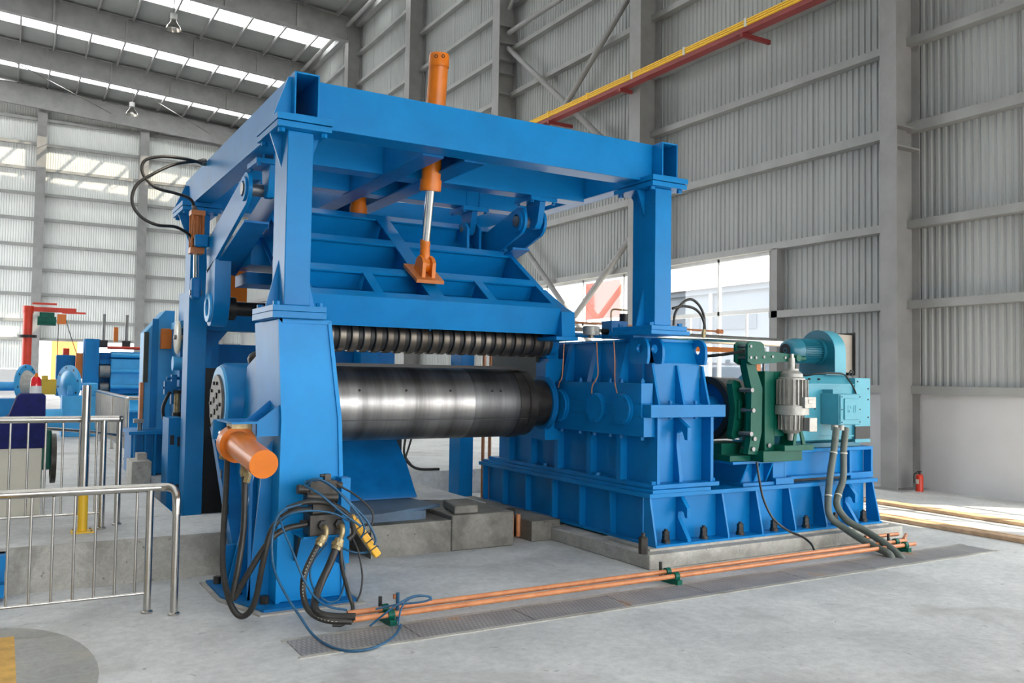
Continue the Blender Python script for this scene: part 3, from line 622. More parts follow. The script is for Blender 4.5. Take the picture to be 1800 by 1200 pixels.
md = thing('winding_roll', (3.4, 8.0, 1.42), 'large polished steel roll lying horizontally across the machine', 'steel roll')
AX = lambda x: (x, 8.0, 1.42)
shl = M().lathe(AX(2.30), AX(4.07), [(0, 0.3), (0, 0.358), (1, 0.358), (1, 0)], 96).obj('shell', DRUM, md, smooth=40)
M().lathe(AX(4.07), AX(4.60), [(0, 0.35), (0, 0.352), (0.02, 0.356), (1, 0.356), (1, 0)], 96).obj('end_sleeve', DRUM2, md, smooth=40)
M().lathe(AX(4.60), AX(4.72), [(0, 0.3), (0, 0.362), (0.9, 0.362), (1, 0.35), (1, 0)], 96).obj('retaining_ring', DSTEEL, md, smooth=40)
M().lathe(AX(4.72), AX(5.05), [(0, 0.2), (0, 0.33), (0.05, 0.345), (0.32, 0.345), (0.34, 0.25), (0.34, 0)], 64).obj('flange_hub', DSTEEL, md, smooth=40)  # dark steel puts the shade of the gap into the hub colour
M().cyl(AX(4.83), AX(5.05), 0.25, n=48).obj('journal', DSTEEL, md, smooth=40)  # dark colour stands in for the shade beside the roll end
M().box(2.31, 4.69, 7.668, 7.68, 1.265, 1.272).obj('segment_joint', BLACK, shl)
for x in (2.86, 3.33, 3.80, 4.27, 4.37): M().cyl((x, 7.66, 1.553), (x, 7.665 + .02, 1.545), 0.012, n=12).obj('bolt_hole', BLACK, shl)
M().box(2.25, 4.75, 7.84, 7.90, 1.775, 1.805).obj('guide_bar', BLACK, label='thin dark bar running along just above the top of the steel roll', cat='bar')

# ---------------------------------------------------------------- front hood with ring roller
hd = thing('press_hood', (3.5, 7.9, 2.1), 'tilted blue ribbed hood with the row of pressing rings beneath it', 'press hood')
sl = lambda y: 2.38 + (y - 7.17) * (3.37 - 2.38) / (8.66 - 7.17)     # upper surface height
def rib(x0, x1, y, dep, th=0.05): return M().hexa([(x0, y, sl(y) - dep), (x1, y, sl(y) - dep), (x1, y + th, sl(y + th) - dep), (x0, y + th, sl(y + th) - dep), (x0, y, sl(y)), (x1, y, sl(y)), (x1, y + th, sl(y + th)), (x0, y + th, sl(y + th))])
X0, X1 = 2.20, 4.76
DY, DZ = 0.553, -0.833          # into the hood, square to its sloping face
def rib(x0, x1, y, dep, th=0.05, web=0.015):
    # flange strip lying in the slope plus a web square to it
    q = lambda yy, d: (yy + DY * d, sl(yy) + DZ * d)
    def slab(ya, yb, da, db): 
        P = [q(ya, db), q(yb, db), q(yb, da), q(ya, da)]
        return M().prism(P, 'x', x0, x1)
    slab(y, y + th, 0, 0.016).obj('rib_flange', BLUE, hd); slab(y + th / 2 - web / 2, y + th / 2 + web / 2, 0.016, dep).obj('cross_rib', BLUE, hd)
rib(X0, X1, 7.17, 0.16, 0.085)
for y in (7.56, 8.10, 8.62): rib(X0, X1, y, 0.36, 0.10)
def stringer(x, wd, y0, y1, dep=0.35, tw=0.015):
    q = lambda yy, d: (yy + DY * d, sl(yy) + DZ * d)
    M().prism([q(y0, -0.002), q(y1, -0.002), q(y1, 0.016), q(y0, 0.016)], 'x', x - wd / 2, x + wd / 2).obj('stringer_flange', BLUE, hd)
    M().prism([q(y0, 0.016), q(y1, 0.016), q(y1, dep), q(y0, dep)], 'x', x - tw / 2, x + tw / 2).obj('stringer', BLUE, hd)
stringer(X0 + .03, 0.06, 7.17, 8.72, 0.30, 0.03); stringer(X1 - .03, 0.06, 7.17, 8.72, 0.30, 0.03)
for x in (2.87, 4.03): stringer(x, 0.09, 7.2, 7.57, 0.2)
stringer(3.44, 0.15, 7.2, 8.62, 0.34)
M().prism([(7.17 + DY * .16, sl(7.17) + DZ * .16), (7.59 + DY * .2, sl(7.59) + DZ * .2), (7.59 + DY * .22, sl(7.59) + DZ * .22), (7.17 + DY * .18, sl(7.17) + DZ * .18)], 'x', X0, X1).obj('bottom_plate', BLUED, hd)
M().prism([(7.59 + DY * .34, sl(7.59) + DZ * .34), (8.64 + DY * .34, sl(8.64) + DZ * .34), (8.64 + DY * .36, sl(8.64) + DZ * .36), (7.59 + DY * .36, sl(7.59) + DZ * .36)], 'x', X0, X1).obj('bottom_plate', BLUED, hd)
M().hexa([(X0, 7.25, 2.125), (X1, 7.25, 2.125), (X1, 7.27, 2.125), (X0, 7.27, 2.125), (X0, 7.17, 2.38), (X1, 7.17, 2.38), (X1, 7.20, 2.38), (X0, 7.20, 2.38)]).obj('front_apron', BLUE, hd)
M().prism([(7.14, 2.10), (7.60, 2.10), (7.70, 2.62), (7.30, 2.40), (7.16, 2.35)], 'x', X1, X1 + 0.16).obj('end_bracket', BLUE, hd, bevel=0.004)
M().box(X1 - 0.08, X1 + 0.18, 7.12, 7.62, 2.065, 2.10).obj('end_bracket', BLUE, hd, bevel=0.003)
M().cyl((X1 + 0.16, 7.5, 2.22), (X1 + 0.28, 7.5, 2.22), 0.06).obj('end_stub', TEALD, hd)
for (x, z_) in ((2.25, 0), (4.45, 0)):
    for s in (-0.075, 0.075):
        M().prism([(8.45, 3.10), (8.45, 3.33), (8.52, 3.40), (8.64, 3.40), (8.70, 3.33), (8.70, 3.22)], 'x', x + s - 0.015, x + s + 0.015).obj('hinge_lug', BLUE, hd)
    M().cyl((x - 0.10, 8.58, 3.33), (x + 0.10, 8.58, 3.33), 0.035).obj('hinge_pin', STEEL, hd)
# roller with rings
RA = lambda x: (x, 7.62, 2.055)
M().cyl(RA(2.2), RA(4.90), 0.105, n=32).obj('roller_shaft', DSTEEL, hd, smooth=40)
NR = 23
for i in range(NR):
    x = 2.25 + i * 0.1145
    M().lathe(RA(x), RA(x + 0.068), [(0, 0.10), (0, 0.145), (0.1, 0.152), (0.9, 0.152), (1, 0.145), (1, 0.10)], 40).obj('pressure_ring', RING, hd, smooth=40)
    M().lathe(RA(x + 0.068), RA(x + 0.1145), [(0, 0.08), (0.1, 0.135), (0.9, 0.135), (1, 0.08)], 32).obj('spacer_ring', BLACK, hd, smooth=40)
M().cyl(RA(4.88), RA(4.96), 0.13).obj('roller_bearing', BLUED, hd)

# ---------------------------------------------------------------- rear swing arm
ra = thing('swing_arm', (3.3, 8.5, 2.3), 'blue rear swing arms on the left and right with a dark cross roller between', 'swing arm')
def arm(x0, x1):
    hp = [(7.80 + 0.15 * math.cos(R(q)), 3.33 + 0.15 * math.sin(R(q))) for q in (70, 90, 115, 140, 165, 190, 215, 240, 255)]
    poly = hp + [(9.38, 2.72), (9.45, 3.06)]
    return poly
for x0, x1 in ((1.80, 1.835), (2.06, 2.095), (4.62, 4.655), (4.86, 4.895)):
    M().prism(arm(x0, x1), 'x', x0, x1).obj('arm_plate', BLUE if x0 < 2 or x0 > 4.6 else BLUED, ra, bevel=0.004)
M().hexa([(1.835, 7.95, 3.06), (2.06, 7.95, 3.06), (2.06, 9.38, 2.73), (1.835, 9.38, 2.73), (1.835, 7.95, 3.08), (2.06, 7.95, 3.08), (2.06, 9.38, 2.75), (1.835, 9.38, 2.75)]).obj('arm_web', BLUED, ra)
M().hexa([(4.655, 7.95, 3.06), (4.86, 7.95, 3.06), (4.86, 9.38, 2.73), (4.655, 9.38, 2.73), (4.655, 7.95, 3.08), (4.86, 7.95, 3.08), (4.86, 9.38, 2.75), (4.655, 9.38, 2.75)]).obj('arm_web', BLUED, ra)
for x in (1.78, 4.60):
    M().ring((x, 7.80, 3.33), (x + 0.02, 7.80, 3.33), 0.11, 0.07).obj('hinge_ring', BLUE, ra, smooth=40)
    M().cyl((x - 0.01, 7.80, 3.33), (x + 0.33, 7.80, 3.33), 0.055).obj('hinge_pin', STEEL, ra)
for x0 in (1.80, 4.80):
    M().prism([(8.98, 2.85), (9.42, 2.76), (9.42, 2.40), (9.36, 2.24), (9.26, 2.17), (9.14, 2.17), (9.03, 2.26), (8.98, 2.42)], 'x', x0, x0 + 0.16).obj('bearing_plate', BLUE, ra, bevel=0.006)
M().ring((1.775, 9.20, 2.36), (1.80, 9.20, 2.36), 0.15, 0.09).obj('bearing_ring', IVORY if False else SKYB, ra, smooth=40)
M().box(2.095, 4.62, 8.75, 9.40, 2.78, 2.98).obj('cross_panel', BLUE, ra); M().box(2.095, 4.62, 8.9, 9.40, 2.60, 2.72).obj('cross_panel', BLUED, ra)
M().box(2.095, 4.62, 9.15, 9.35, 3.0, 3.16).obj('cross_panel', BLUE, ra)
M().cyl((1.96, 9.20, 2.36), (4.80, 9.20, 2.36), 0.075, n=32).cyl((1.96, 9.20, 2.36), (2.05, 9.20, 2.36), 0.12, n=32).obj('cross_roller', DSTEEL, ra, smooth=40)

M().lathe((2.0, 7.98, 1.782), (2.0, 7.98, 1.90), [(0, 0), (0, 0.085), (0.35, 0.095), (0.7, 0.08), (0.93, 0.04), (1, 0)], 24).obj('black_cap', RUBBER, label='black rounded cap sitting on top of the blue bearing housing', cat='cap', smooth=60)

# ================================================================ GEARBOX SIDE
bf = thing('base_frame', (6.7, 7.9, 0.14), 'long blue ribbed steel base frame bolted to the concrete plinth under gearbox and motor', 'base frame')
M().box(5.17, 8.40, 6.27, 9.60, 0.595, 0.635).obj('top_plate', BLUE, bf, bevel=0.003)
M().box(5.20, 5.92, 6.265, 9.55, 0.635, 0.668).obj('pad_plate', BLUE, bf, bevel=0.003)
M().box(5.19, 8.38, 6.20, 9.56, 0.155, 0.175).obj('bottom_plate', BLUE, bf)
M().box(5.27, 8.30, 6.38, 9.50, 0.175, 0.595).obj('web', BLUE, bf)
for x in (5.20, 6.10, 6.56, 7.03, 7.50, 8.35): M().prism([(6.38, 0.595), (6.30, 0.595), (6.21, 0.20), (6.21, 0.175), (6.38, 0.175)], 'x', x - 0.010, x + 0.010).obj('rib', BLUE, bf)
for y in (6.42, 6.92, 7.44, 7.96, 8.52, 9.04, 9.53): M().box(5.20, 5.27, y - 0.012, y + 0.012, 0.175, 0.595).obj('rib', BLUE, bf)
def hook(par, x, ztop, zbot, y0):
    # lifting hook plate: nose pointing to the viewer over a slot, straight leg below
    M().prism([(y0, ztop), (y0 - 0.06, ztop), (y0 - 0.16, ztop - 0.11), (y0 - 0.16, ztop - 0.20), (y0 - 0.13, ztop - 0.20), (y0 - 0.11, ztop - 0.155), (y0 - 0.07, ztop - 0.135), (y0 - 0.035, ztop - 0.155), (y0 - 0.03, ztop - 0.21), (y0 - 0.17, zbot + 0.02), (y0 - 0.17, zbot), (y0, zbot)], 'x', x - 0.022, x + 0.022).obj('lifting_hook', BLUE, par, bevel=0.003)
hook(bf, 5.60, 0.595, 0.175, 6.38); hook(bf, 7.98, 0.595, 0.175, 6.38)
for i, (x, y) in enumerate(((5.38, 6.29), (5.85, 6.29), (6.33, 6.29), (6.80, 6.29), (7.27, 6.29), (7.72, 6.29), (8.18, 6.29))):
    M().cyl((x, y, 0.175), (x, y, 0.205), 0.042).hexn((x, y, 0.205), (0, 0, 1), 0.036, 0.04).hexn((x, y, 0.247), (0, 0, 1), 0.034, 0.035).cyl((x, y, 0.28), (x, y, 0.30), 0.018).obj('anchor_bolt', DSTEEL, bf)
M().hexn((4.99, 6.14, 0.136), (0, 0, 1), 0.042, 0.14).lathe((4.99, 6.14, 0.276), (4.99, 6.14, 0.32), [(0, 0.042), (0.4, 0.018), (1, 0.018), (1, 0)], 12).obj('anchor_sleeve', DSTEEL, label='upright dark hexagonal anchor sleeve on the plinth corner beside the blue base', cat='anchor')
M().box(5.18, 5.30, 6.13, 6.20, 0.136, 0.153).obj('shim', DSTEEL, bf) if False else None

gb = thing('gearbox', (5.65, 7.2, 0.67), 'big blue welded gearbox with three round covers, right of the steel roll', 'gearbox')
M().box(5.23, 6.06, 6.30, 9.45, 0.670, 0.71).obj('foot_plate', BLUE, gb, bevel=0.003)
M().box(5.32, 6.00, 6.47, 9.35, 0.71, 1.34).obj('lower_housing', BLUE, gb)
M().box(5.30, 6.02, 6.44, 8.70, 1.34, 1.46).obj('joint_core', BLUE, gb)
M().box(5.20, 6.14, 6.30, 6.50, 1.335, 1.455).obj('joint_flange', BLUE, gb, bevel=0.004)
M().box(5.18, 5.32, 6.42, 7.90, 1.46, 1.655).box(5.18, 5.32, 6.42, 7.90, 1.335, 1.46).box(5.18, 5.32, 6.38, 7.90, 1.15, 1.335).obj('bearing_beam', BLUE, gb, bevel=0.004)
M().box(5.34, 5.98, 6.60, 8.6, 1.46, 2.06).obj('upper_housing', BLUE, gb)
M().box(5.30, 6.0, 6.55, 8.65, 2.06, 2.085).obj('lid_plate', BLUE, gb)
M().hexa([(5.40, 6.50, 1.85), (5.95, 6.50, 1.85), (5.95, 6.62, 1.85), (5.40, 6.62, 1.85), (5.40, 6.58, 2.07), (5.95, 6.58, 2.07), (5.95, 6.62, 2.07), (5.40, 6.62, 2.07)]).obj('sloped_front', BLUE, gb)
M().box(5.36, 5.96, 6.48, 6.62, 1.46, 1.85).obj('front_panel', BLUE, gb)
# column seat plate
M().box(5.13, 5.60, 6.22, 6.86, 2.112, 2.150).obj('seat_plate', BLUE, gb, bevel=0.003)
M().box(5.22, 5.52, 6.60, 6.84, 2.085, 2.112).obj('seat_block', BLUE, gb)
# side ribs (upper and lower)
for y in (6.86, 7.32, 7.80): M().prism([(5.34, 1.66), (5.22, 1.66), (5.32, 2.06), (5.34, 2.06)], 'y', y - 0.04, y + 0.04).obj('upper_rib', BLUE, gb)
for y in (6.84, 7.34, 7.95, 8.5, 9.0): M().prism([(5.32, 0.71), (5.24, 0.71), (5.24, 1.15), (5.32, 1.15)], 'y', y - 0.035, y + 0.035).obj('lower_rib', BLUE, gb)
# front ribs
for x in (5.35, 5.66, 5.98):
    M().prism([(6.48, 1.455), (6.36, 1.455), (6.40, 1.60), (6.46, 1.83), (6.48, 1.83)], 'x', x - 0.012, x + 0.012).obj('front_rib', BLUE, gb)
for x in (5.33, 6.0): M().prism([(6.47, 0.71), (6.34, 0.71), (6.34, 1.335), (6.47, 1.335)], 'x', x - 0.018, x + 0.018).obj('front_rib', BLUE, gb)
M().prism([(6.47, 1.335), (6.43, 1.335), (6.27, 1.24), (6.27, 1.12), (6.31, 1.12), (6.34, 1.19), (6.38, 1.21), (6.42, 1.18), (6.425, 1.06), (6.38, 0.76), (6.38, 0.71), (6.47, 0.71)], 'x', 5.62, 5.665).obj('lifting_hook', BLUE, gb, bevel=0.003)
# lifting lugs (plates with a hole)
def lug(x):
    c = (6.50, 1.985); m = M(); n = 20; out = []
    O = [(6.38, 1.84), (6.38, 1.98), (6.39, 2.03), (6.42, 2.07), (6.47, 2.09), (6.66, 2.09), (6.66, 1.84)]
    per = []
    for i in range(n):
        a = 2 * math.pi * i / n; dx, dz = math.cos(a), math.sin(a); best = 9
        for (y0, z0), (y1, z1) in zip(O, O[1:] + O[:1]):
            ex, ez = y1 - y0, z1 - z0; den = dx * ez - dz * ex
            if abs(den) < 1e-9: continue
            t = ((y0 - c[0]) * ez - (z0 - c[1]) * ex) / den; s_ = ((y0 - c[0]) * dz - (z0 - c[1]) * dx) / den
            if t > 0 and -1e-6 <= s_ <= 1 + 1e-6: best = min(best, t)
        per.append((c[0] + dx * best, c[1] + dz * best))
    hole = [(c[0] + 0.045 * math.cos(2 * math.pi * i / n), c[1] + 0.045 * math.sin(2 * math.pi * i / n)) for i in range(n)]
    V = [[m.b.verts.new((xx, q[0], q[1])) for q in P] for xx in (x, x + 0.03) for P in (per, hole)]
    for i in range(n):
        j = (i + 1) % n
        m._f([V[0][i], V[0][j], V[1][j], V[1][i]]); m._f([V[2][i], V[2][j], V[3][j], V[3][i]])
        m._f([V[0][i], V[0][j], V[2][j], V[2][i]]); m._f([V[1][i], V[1][j], V[3][j], V[3][i]])
    m.obj('lifting_lug', BLUE, gb)
for x in (5.22, 5.40, 5.94): lug(x)
# round covers
for y, r in ((7.79, 0.175), (7.12, 0.150), (6.69, 0.155)):
    rc = M().lathe((5.18, y, 1.40), (5.135, y, 1.40), [(0, r), (0.5, r), (0.55, r * 0.94), (1, r * 0.92), (1, 0)], 40).obj('round_cover', BLUE, gb, smooth=40)
    for i in range(6):
        a = i * math.pi / 3 + 0.3; M().hexn((5.136, y + r * 0.78 * math.cos(a), 1.40 + r * 0.78 * math.sin(a)), (-1, 0, 0), 0.010, 0.008).obj('cover_bolt', BLUED, rc)
for y in (6.48, 6.80, 6.98, 7.24, 7.50, 7.84):
    M().hexn((5.24, y, 1.655), (0, 0, 1), 0.024, 0.03).cyl((5.24, y, 1.68), (5.24, y, 1.70), 0.014).obj('bolt', BLUE, gb)
    M().hexn((5.24, y, 1.15), (0, 0, -1), 0.024, 0.035).obj('bolt', BLUE, gb)
for x in (5.52, 5.84):
    M().hexn((x, 6.40, 1.455), (0, 0, 1), 0.022, 0.035).obj('bolt', BLUE, gb); M().hexn((x, 6.40, 1.335), (0, 0, -1), 0.022, 0.02).obj('bolt', BLUE, gb)
for (x, y) in ((5.28, 6.36), (6.02, 6.36), (5.26, 7.2), (5.26, 8.2)): M().hexn((x, y, 0.71), (0, 0, 1), 0.03, 0.03).obj('bolt', BLUE, gb)
# roll side bearing
M().box(5.10, 5.32, 7.91, 8.60, 1.02, 1.90).obj('roll_bearing_block', BLUE, gb, bevel=0.004)
M().box(5.06, 5.18, 7.90, 8.10, 1.02, 1.86).obj('roll_bearing_block', BLUE, gb)
M().lathe((5.10, 8.0, 1.42), (5.05, 8.0, 1.42), [(0, 0.30), (0.6, 0.30), (1, 0.28), (1, 0)], 48).obj('roll_flange', BLUED, gb, smooth=40)
M().box(5.06, 5.10, 8.10, 9.1, 1.5, 2.08).obj('side_guard', OLIVE, gb)
M().prism([(5.25, 2.0), (4.98, 2.0), (5.12, 1.9), (5.25, 1.9)], 'y', 7.95, 8.5).obj('upper_bracket', BLUE, gb)
# thin grease pipes
GP = 'thin grease pipes on the gearbox side'
for pts, lb in (([(5.16, 7.70, 2.06), (5.15, 7.70, 1.84), (5.125, 7.68, 1.70), (5.11, 7.70, 1.65), (5.12, 7.74, 1.59)], 'leftmost thin copper grease pipe bent over the bearing beam'),
                ([(5.18, 7.14, 2.06), (5.18, 7.12, 1.86), (5.155, 7.08, 1.72), (5.12, 7.12, 1.62), (5.125, 7.14, 1.54)], 'middle thin copper grease pipe above the middle round cover'),
                ([(5.17, 6.84, 2.06), (5.17, 6.82, 1.86), (5.155, 6.80, 1.72), (5.13, 6.76, 1.64), (5.125, 6.72, 1.555)], 'thin copper grease pipe above the right round cover')):
    M().tube(pts, 0.006, 6).obj('grease_pipe', COPPER, label=lb, cat='pipe', group=None)
# things on top of the gearbox
M().cyl((4.86, 7.72, 2.19), (8.45, 7.72, 2.175), 0.055, n=32).obj('chrome_shaft', CHROME, label='long polished shaft running level behind the right leg to the blower', cat='shaft', smooth=40)
M().cyl((4.80, 7.72, 2.19), (5.02, 7.72, 2.19), 0.085, n=24).obj('shaft_coupling', TEALD, label='short blue coupling at the left end of the polished shaft', cat='coupling')
M().lathe((5.12, 7.15, 2.10), (5.12, 7.15, 2.22), [(0, 0), (0, 0.03), (0.25, 0.03), (0.25, 0.085), (0.95, 0.085), (1, 0.07), (1, 0)], 28).obj('breather_cap', ALU, label='ribbed silver breather cap on top of the gearbox', cat='cap', smooth=30)
M().box(6.55, 8.35, 7.95, 8.02, 2.04, 2.10).box(8.28, 8.35, 7.95, 8.02, 0.636, 2.04).obj('orange_rail', ORANGE, label='orange rail below the polished shaft, right of the gearbox', cat='rail')
M().tube([(5.0, 7.9, 2.31), (6.5, 7.9, 2.30), (7.6, 7.9, 2.29)], 0.012, 8, False).cyl((7.55, 7.9, 2.29), (7.63, 7.9, 2.29), 0.03, n=8).obj('thin_pipe', COPPER, label='thin copper pipe running just above the polished shaft', cat='pipe')
v = thing('valve_unit', (5.42, 7.1, 2.10), 'small blue and black valve unit behind the foot of the right leg', 'valve')
M().box(5.30, 5.50, 7.05, 7.22, 2.10, 2.28).obj('valve_block', BLUED, v); M().cyl((5.49, 7.10, 2.16), (5.49, 7.10, 2.36), 0.045).cyl((5.24, 7.12, 2.17), (5.30, 7.12, 2.17), 0.03).obj('solenoid', BLACK, v)
M().tube([(5.33, 7.1, 2.28), (5.33, 7.1, 2.37), (5.36, 7.1, 2.40), (5.44, 7.1, 2.40), (5.53, 7.1, 2.40)], 0.009, 8).obj('tube_fitting', BRASS, v)

# ---------------------------------------------------------------- brake with thruster
bk = thing('drum_brake', (6.7, 6.6, 0.88), 'dark green thruster brake standing in front of the coupling drum', 'brake')
st = thing('brake_stand', (6.5, 6.6, 0.64), 'small blue stand with triangular ribs under the green brake', 'stand')
M().box(6.22, 7.02, 6.28, 7.30, 0.865, 0.89).obj('top_plate', BLUE, st); M().box(6.44, 6.80, 6.42, 7.2, 0.668, 0.865).obj('web', BLUE, st)
for x in (6.45, 6.63, 6.80): M().prism([(6.42, 0.865), (6.30, 0.865), (6.40, 0.668), (6.42, 0.668)], 'x', x - 0.01, x + 0.01).obj('rib', BLUE, st)
M().box(6.40, 6.84, 6.32, 7.25, 0.637, 0.668).obj('foot_plate', BLUE, st)
cpl = thing('coupling_drum', (6.6, 6.75, 1.40), 'dark brake drum with blue hub between gearbox and motor', 'coupling')
M().lathe((6.36, 6.80, 1.40), (6.72, 6.80, 1.40), [(0, 0.285), (0, 0.325), (1, 0.325), (1, 0.1), (0.35, 0.1), (0.35, 0.285), (0, 0.285)], 64).obj('rim', STEEL, cpl, smooth=40)
M().ring((6.355, 6.80, 1.40), (6.40, 6.80, 1.40), 0.331, 0.26, 64).obj('rim_edge', BLACK, cpl, smooth=40)
M().cyl((6.42, 6.80, 1.40), (6.50, 6.80, 1.40), 0.28, n=48).cyl((6.0, 6.80, 1.40), (6.45, 6.80, 1.40), 0.13, n=32).obj('hub', BLUED, cpl, smooth=40)
M().cyl((6.72, 6.80, 1.40), (7.22, 6.80, 1.40), 0.10, n=24).obj('shaft', STEEL, cpl, smooth=40)
# brake parts
M().box(6.20, 7.0, 6.30, 7.25, 0.892, 0.95).obj('base', GREEN, bk, bevel=0.004)
M().box(6.48, 7.03, 6.13, 6.30, 0.892, 1.0).obj('base_tongue', GREEN, bk, bevel=0.004)
M().box(6.70, 7.12, 6.06, 6.28, 1.0, 1.055).obj('thruster_foot', GREEN, bk, bevel=0.003)
M().prism([(6.36, 0.97), (6.50, 0.96), (6.55, 1.18), (6.555, 1.66), (6.44, 1.86), (6.36, 1.86), (6.44, 1.60), (6.42, 1.12)], 'y', 6.30, 6.34).obj('brake_arm', GREEN, bk, bevel=0.003)
M().prism([(6.34, 0.97), (6.47, 0.96), (6.53, 1.18), (6.54, 1.62), (6.42, 1.90), (6.30, 1.90), (6.385, 1.62), (6.375, 1.12)], 'y', 6.20, 6.27).obj('brake_arm', GREEN, bk, bevel=0.003)
M().prism([(6.57, 0.98), (6.71, 0.98), (6.71, 1.79), (6.57, 1.79)], 'y', 6.20, 6.215).box(6.57, 6.585, 6.215, 6.36, 0.98, 1.79).box(6.70, 6.86, 6.34, 6.36, 1.0, 1.79).obj('post', GREEN, bk, bevel=0.003)
M().box(6.70, 6.84, 6.20, 6.215, 1.14, 1.79).obj('post_cheek', GREEN, bk)
for y in (6.165, 6.325):
    M().prism([(6.28, 1.88), (6.34, 1.85), (6.60, 1.87), (6.98, 1.90), (6.98, 1.96), (6.66, 1.985), (6.52, 1.985), (6.50, 2.06), (6.45, 2.08), (6.32, 2.08), (6.28, 2.05)], 'y', y - 0.016, y + 0.016).obj('lever', GREEN, bk, bevel=0.003)
for x, z in ((6.32, 1.92), (6.39, 1.92), (6.50, 1.93), (6.62, 1.935), (6.80, 1.93), (6.32, 2.03)): M().cyl((x, 6.14, z), (x, 6.36, z), 0.014, n=10).obj('pivot_pin', STEEL, bk)
M().cyl((6.97, 6.12, 1.93), (6.97, 6.18, 1.93), 0.035).cyl((7.04, 6.20, 1.93), (7.14, 6.20, 1.93), 0.025).obj('lever_end', GREEN, bk)
M().prism([(6.34, 1.10), (6.44, 1.14), (6.55, 1.36), (6.55, 1.44), (6.42, 1.68), (6.34, 1.70), (6.31, 1.66), (6.36, 1.40), (6.31, 1.14)], 'y', 6.39, 6.47).obj('brake_shoe', GREEN, bk, bevel=0.003)
M().prism([(6.38, 1.30), (6.56, 1.37), (6.56, 1.43), (6.38, 1.50)], 'y', 6.36, 6.39).obj('shoe_boss', GREEN, bk, bevel=0.003)
M().box(6.22, 6.62, 6.44, 7.22, 0.95, 1.06).obj('lower_tie', GREEN, bk)
M().box(6.38, 6.60, 7.16, 7.22, 1.06, 1.85).obj('rear_arm', GREEN, bk)
for x, z in ((6.40, 1.40), (6.38, 1.60), (6.37, 1.17), (6.42, 1.12), (6.62, 1.05), (6.40, 1.02)): M().cyl((x, 6.18, z), (x, 6.34, z), 0.022, n=12).obj('pivot_pin', STEEL, bk)
M().tube([(6.10, 6.6, 1.93), (6.20, 6.4, 1.95), (6.30, 6.2, 1.985)], 0.016, 8, False).obj('tie_rod', DSTEEL, bk)
M().cyl((6.63, 6.27, 1.79), (6.63, 6.27, 2.02), 0.016).cyl((6.63, 6.27, 1.99), (6.63, 6.27, 2.03), 0.024).obj('adjusting_rod', STEEL, bk)
M().prism([(6.84, 1.055), (6.88, 1.055), (6.90, 1.20), (6.87, 1.20)], 'y', 6.08, 6.26).prism([(6.98, 1.055), (7.03, 1.055), (6.97, 1.21), (6.94, 1.21)], 'y', 6.08, 6.10).obj('thruster_bracket', GREEN, bk)
th = thing('brake_thruster', (6.90, 6.16, 1.2), 'silver finned electro-hydraulic thruster hanging on the green brake lever', 'thruster')
T = lambda z: (6.87, 6.13, z)
M().cyl(T(1.80), T(1.93), 0.035).cyl(T(1.79), T(1.82), 0.07).box(6.865, 6.895, 6.12, 6.18, 1.86, 1.97).obj('push_rod', ALU, th, smooth=30)
cb = M().lathe(T(1.42), T(1.80), [(0, 0), (0, 0.135), (0.80, 0.135), (0.83, 0.115), (0.92, 0.11), (1, 0.07), (1, 0)], 32).obj('cylinder_body', ALU, th, smooth=30)
for i in range(22):
    a = 2 * math.pi * i / 22; ca, sa = math.cos(a), math.sin(a)
    M().bar((6.87 + 0.142 * ca, 6.13 + 0.142 * sa, 1.46), (6.87 + 0.142 * ca, 6.13 + 0.142 * sa, 1.71), 0.009, 0.05, (ca, sa, 0)).obj('cooling_fin', ALU, cb)
M().cyl(T(1.36), T(1.45), 0.172, n=24).obj('flange', ALU, th, smooth=30)
mb_ = M().lathe(T(1.17), T(1.37), [(0, 0), (0, 0.07), (0.2, 0.105), (1, 0.125), (1, 0)], 28).obj('motor_body', ALU, th, smooth=30)
for i in range(18):
    a = 2 * math.pi * i / 18; ca, sa = math.cos(a), math.sin(a)
    M().bar((6.86 + 0.115 * ca, 6.13 + 0.115 * sa, 1.21), (6.86 + 0.115 * ca, 6.13 + 0.115 * sa, 1.355), 0.007, 0.04, (ca, sa, 0)).obj('motor_fin', ALU, mb_)
M().box(6.90, 7.00, 5.93, 6.05, 1.20, 1.33).box(6.895, 7.005, 5.92, 5.93, 1.195, 1.335).obj('terminal_box', ALU, th, bevel=0.006)
M().box(6.84, 7.0, 5.93, 5.99, 1.43, 1.54).box(6.89, 6.95, 5.925, 5.93, 1.475, 1.515).obj('name_boss', ALU, th, bevel=0.004)
M().cyl(T(1.10), T(1.18), 0.04).obj('lower_eye', ALU, th)

# ---------------------------------------------------------------- main motor
mo = thing('main_motor', (7.9, 6.8, 0.98), 'large turquoise drive motor with terminal box, right of the green brake', 'motor')
octo = [(6.44, 1.06), (6.44, 1.66), (6.56, 1.765), (7.10, 1.765), (7.24, 1.66), (7.24, 1.10), (7.12, 1.02), (6.52, 1.02)]
M().prism(octo, 'x', 7.16, 8.20).obj('stator_body', TEAL, mo, bevel=0.008)
M().prism([(6.41, 1.02), (6.41, 1.74), (7.26, 1.74), (7.26, 1.02)], 'x', 8.20, 8.46).obj('end_bell', TEAL, mo, bevel=0.006)
M().lathe((8.12, 6.83, 1.42), (8.48, 6.83, 1.42), [(0, 0.39), (0.6, 0.39), (1, 0.28), (1, 0)], 32).obj('end_cover', TEAL, mo, smooth=40)
M().box(7.14, 8.20, 6.42, 6.50, 1.655, 1.672).box(7.14, 8.20, 6.42, 6.50, 1.09, 1.105).obj('seam_strip', TEAL, mo)
M().box(7.14, 8.30, 6.42, 7.22, 0.985, 1.03).obj('feet', TEALD, mo)
M().box(8.20, 8.45, 6.405, 6.42, 1.06, 1.20).obj('vent_opening', BLACK, mo)
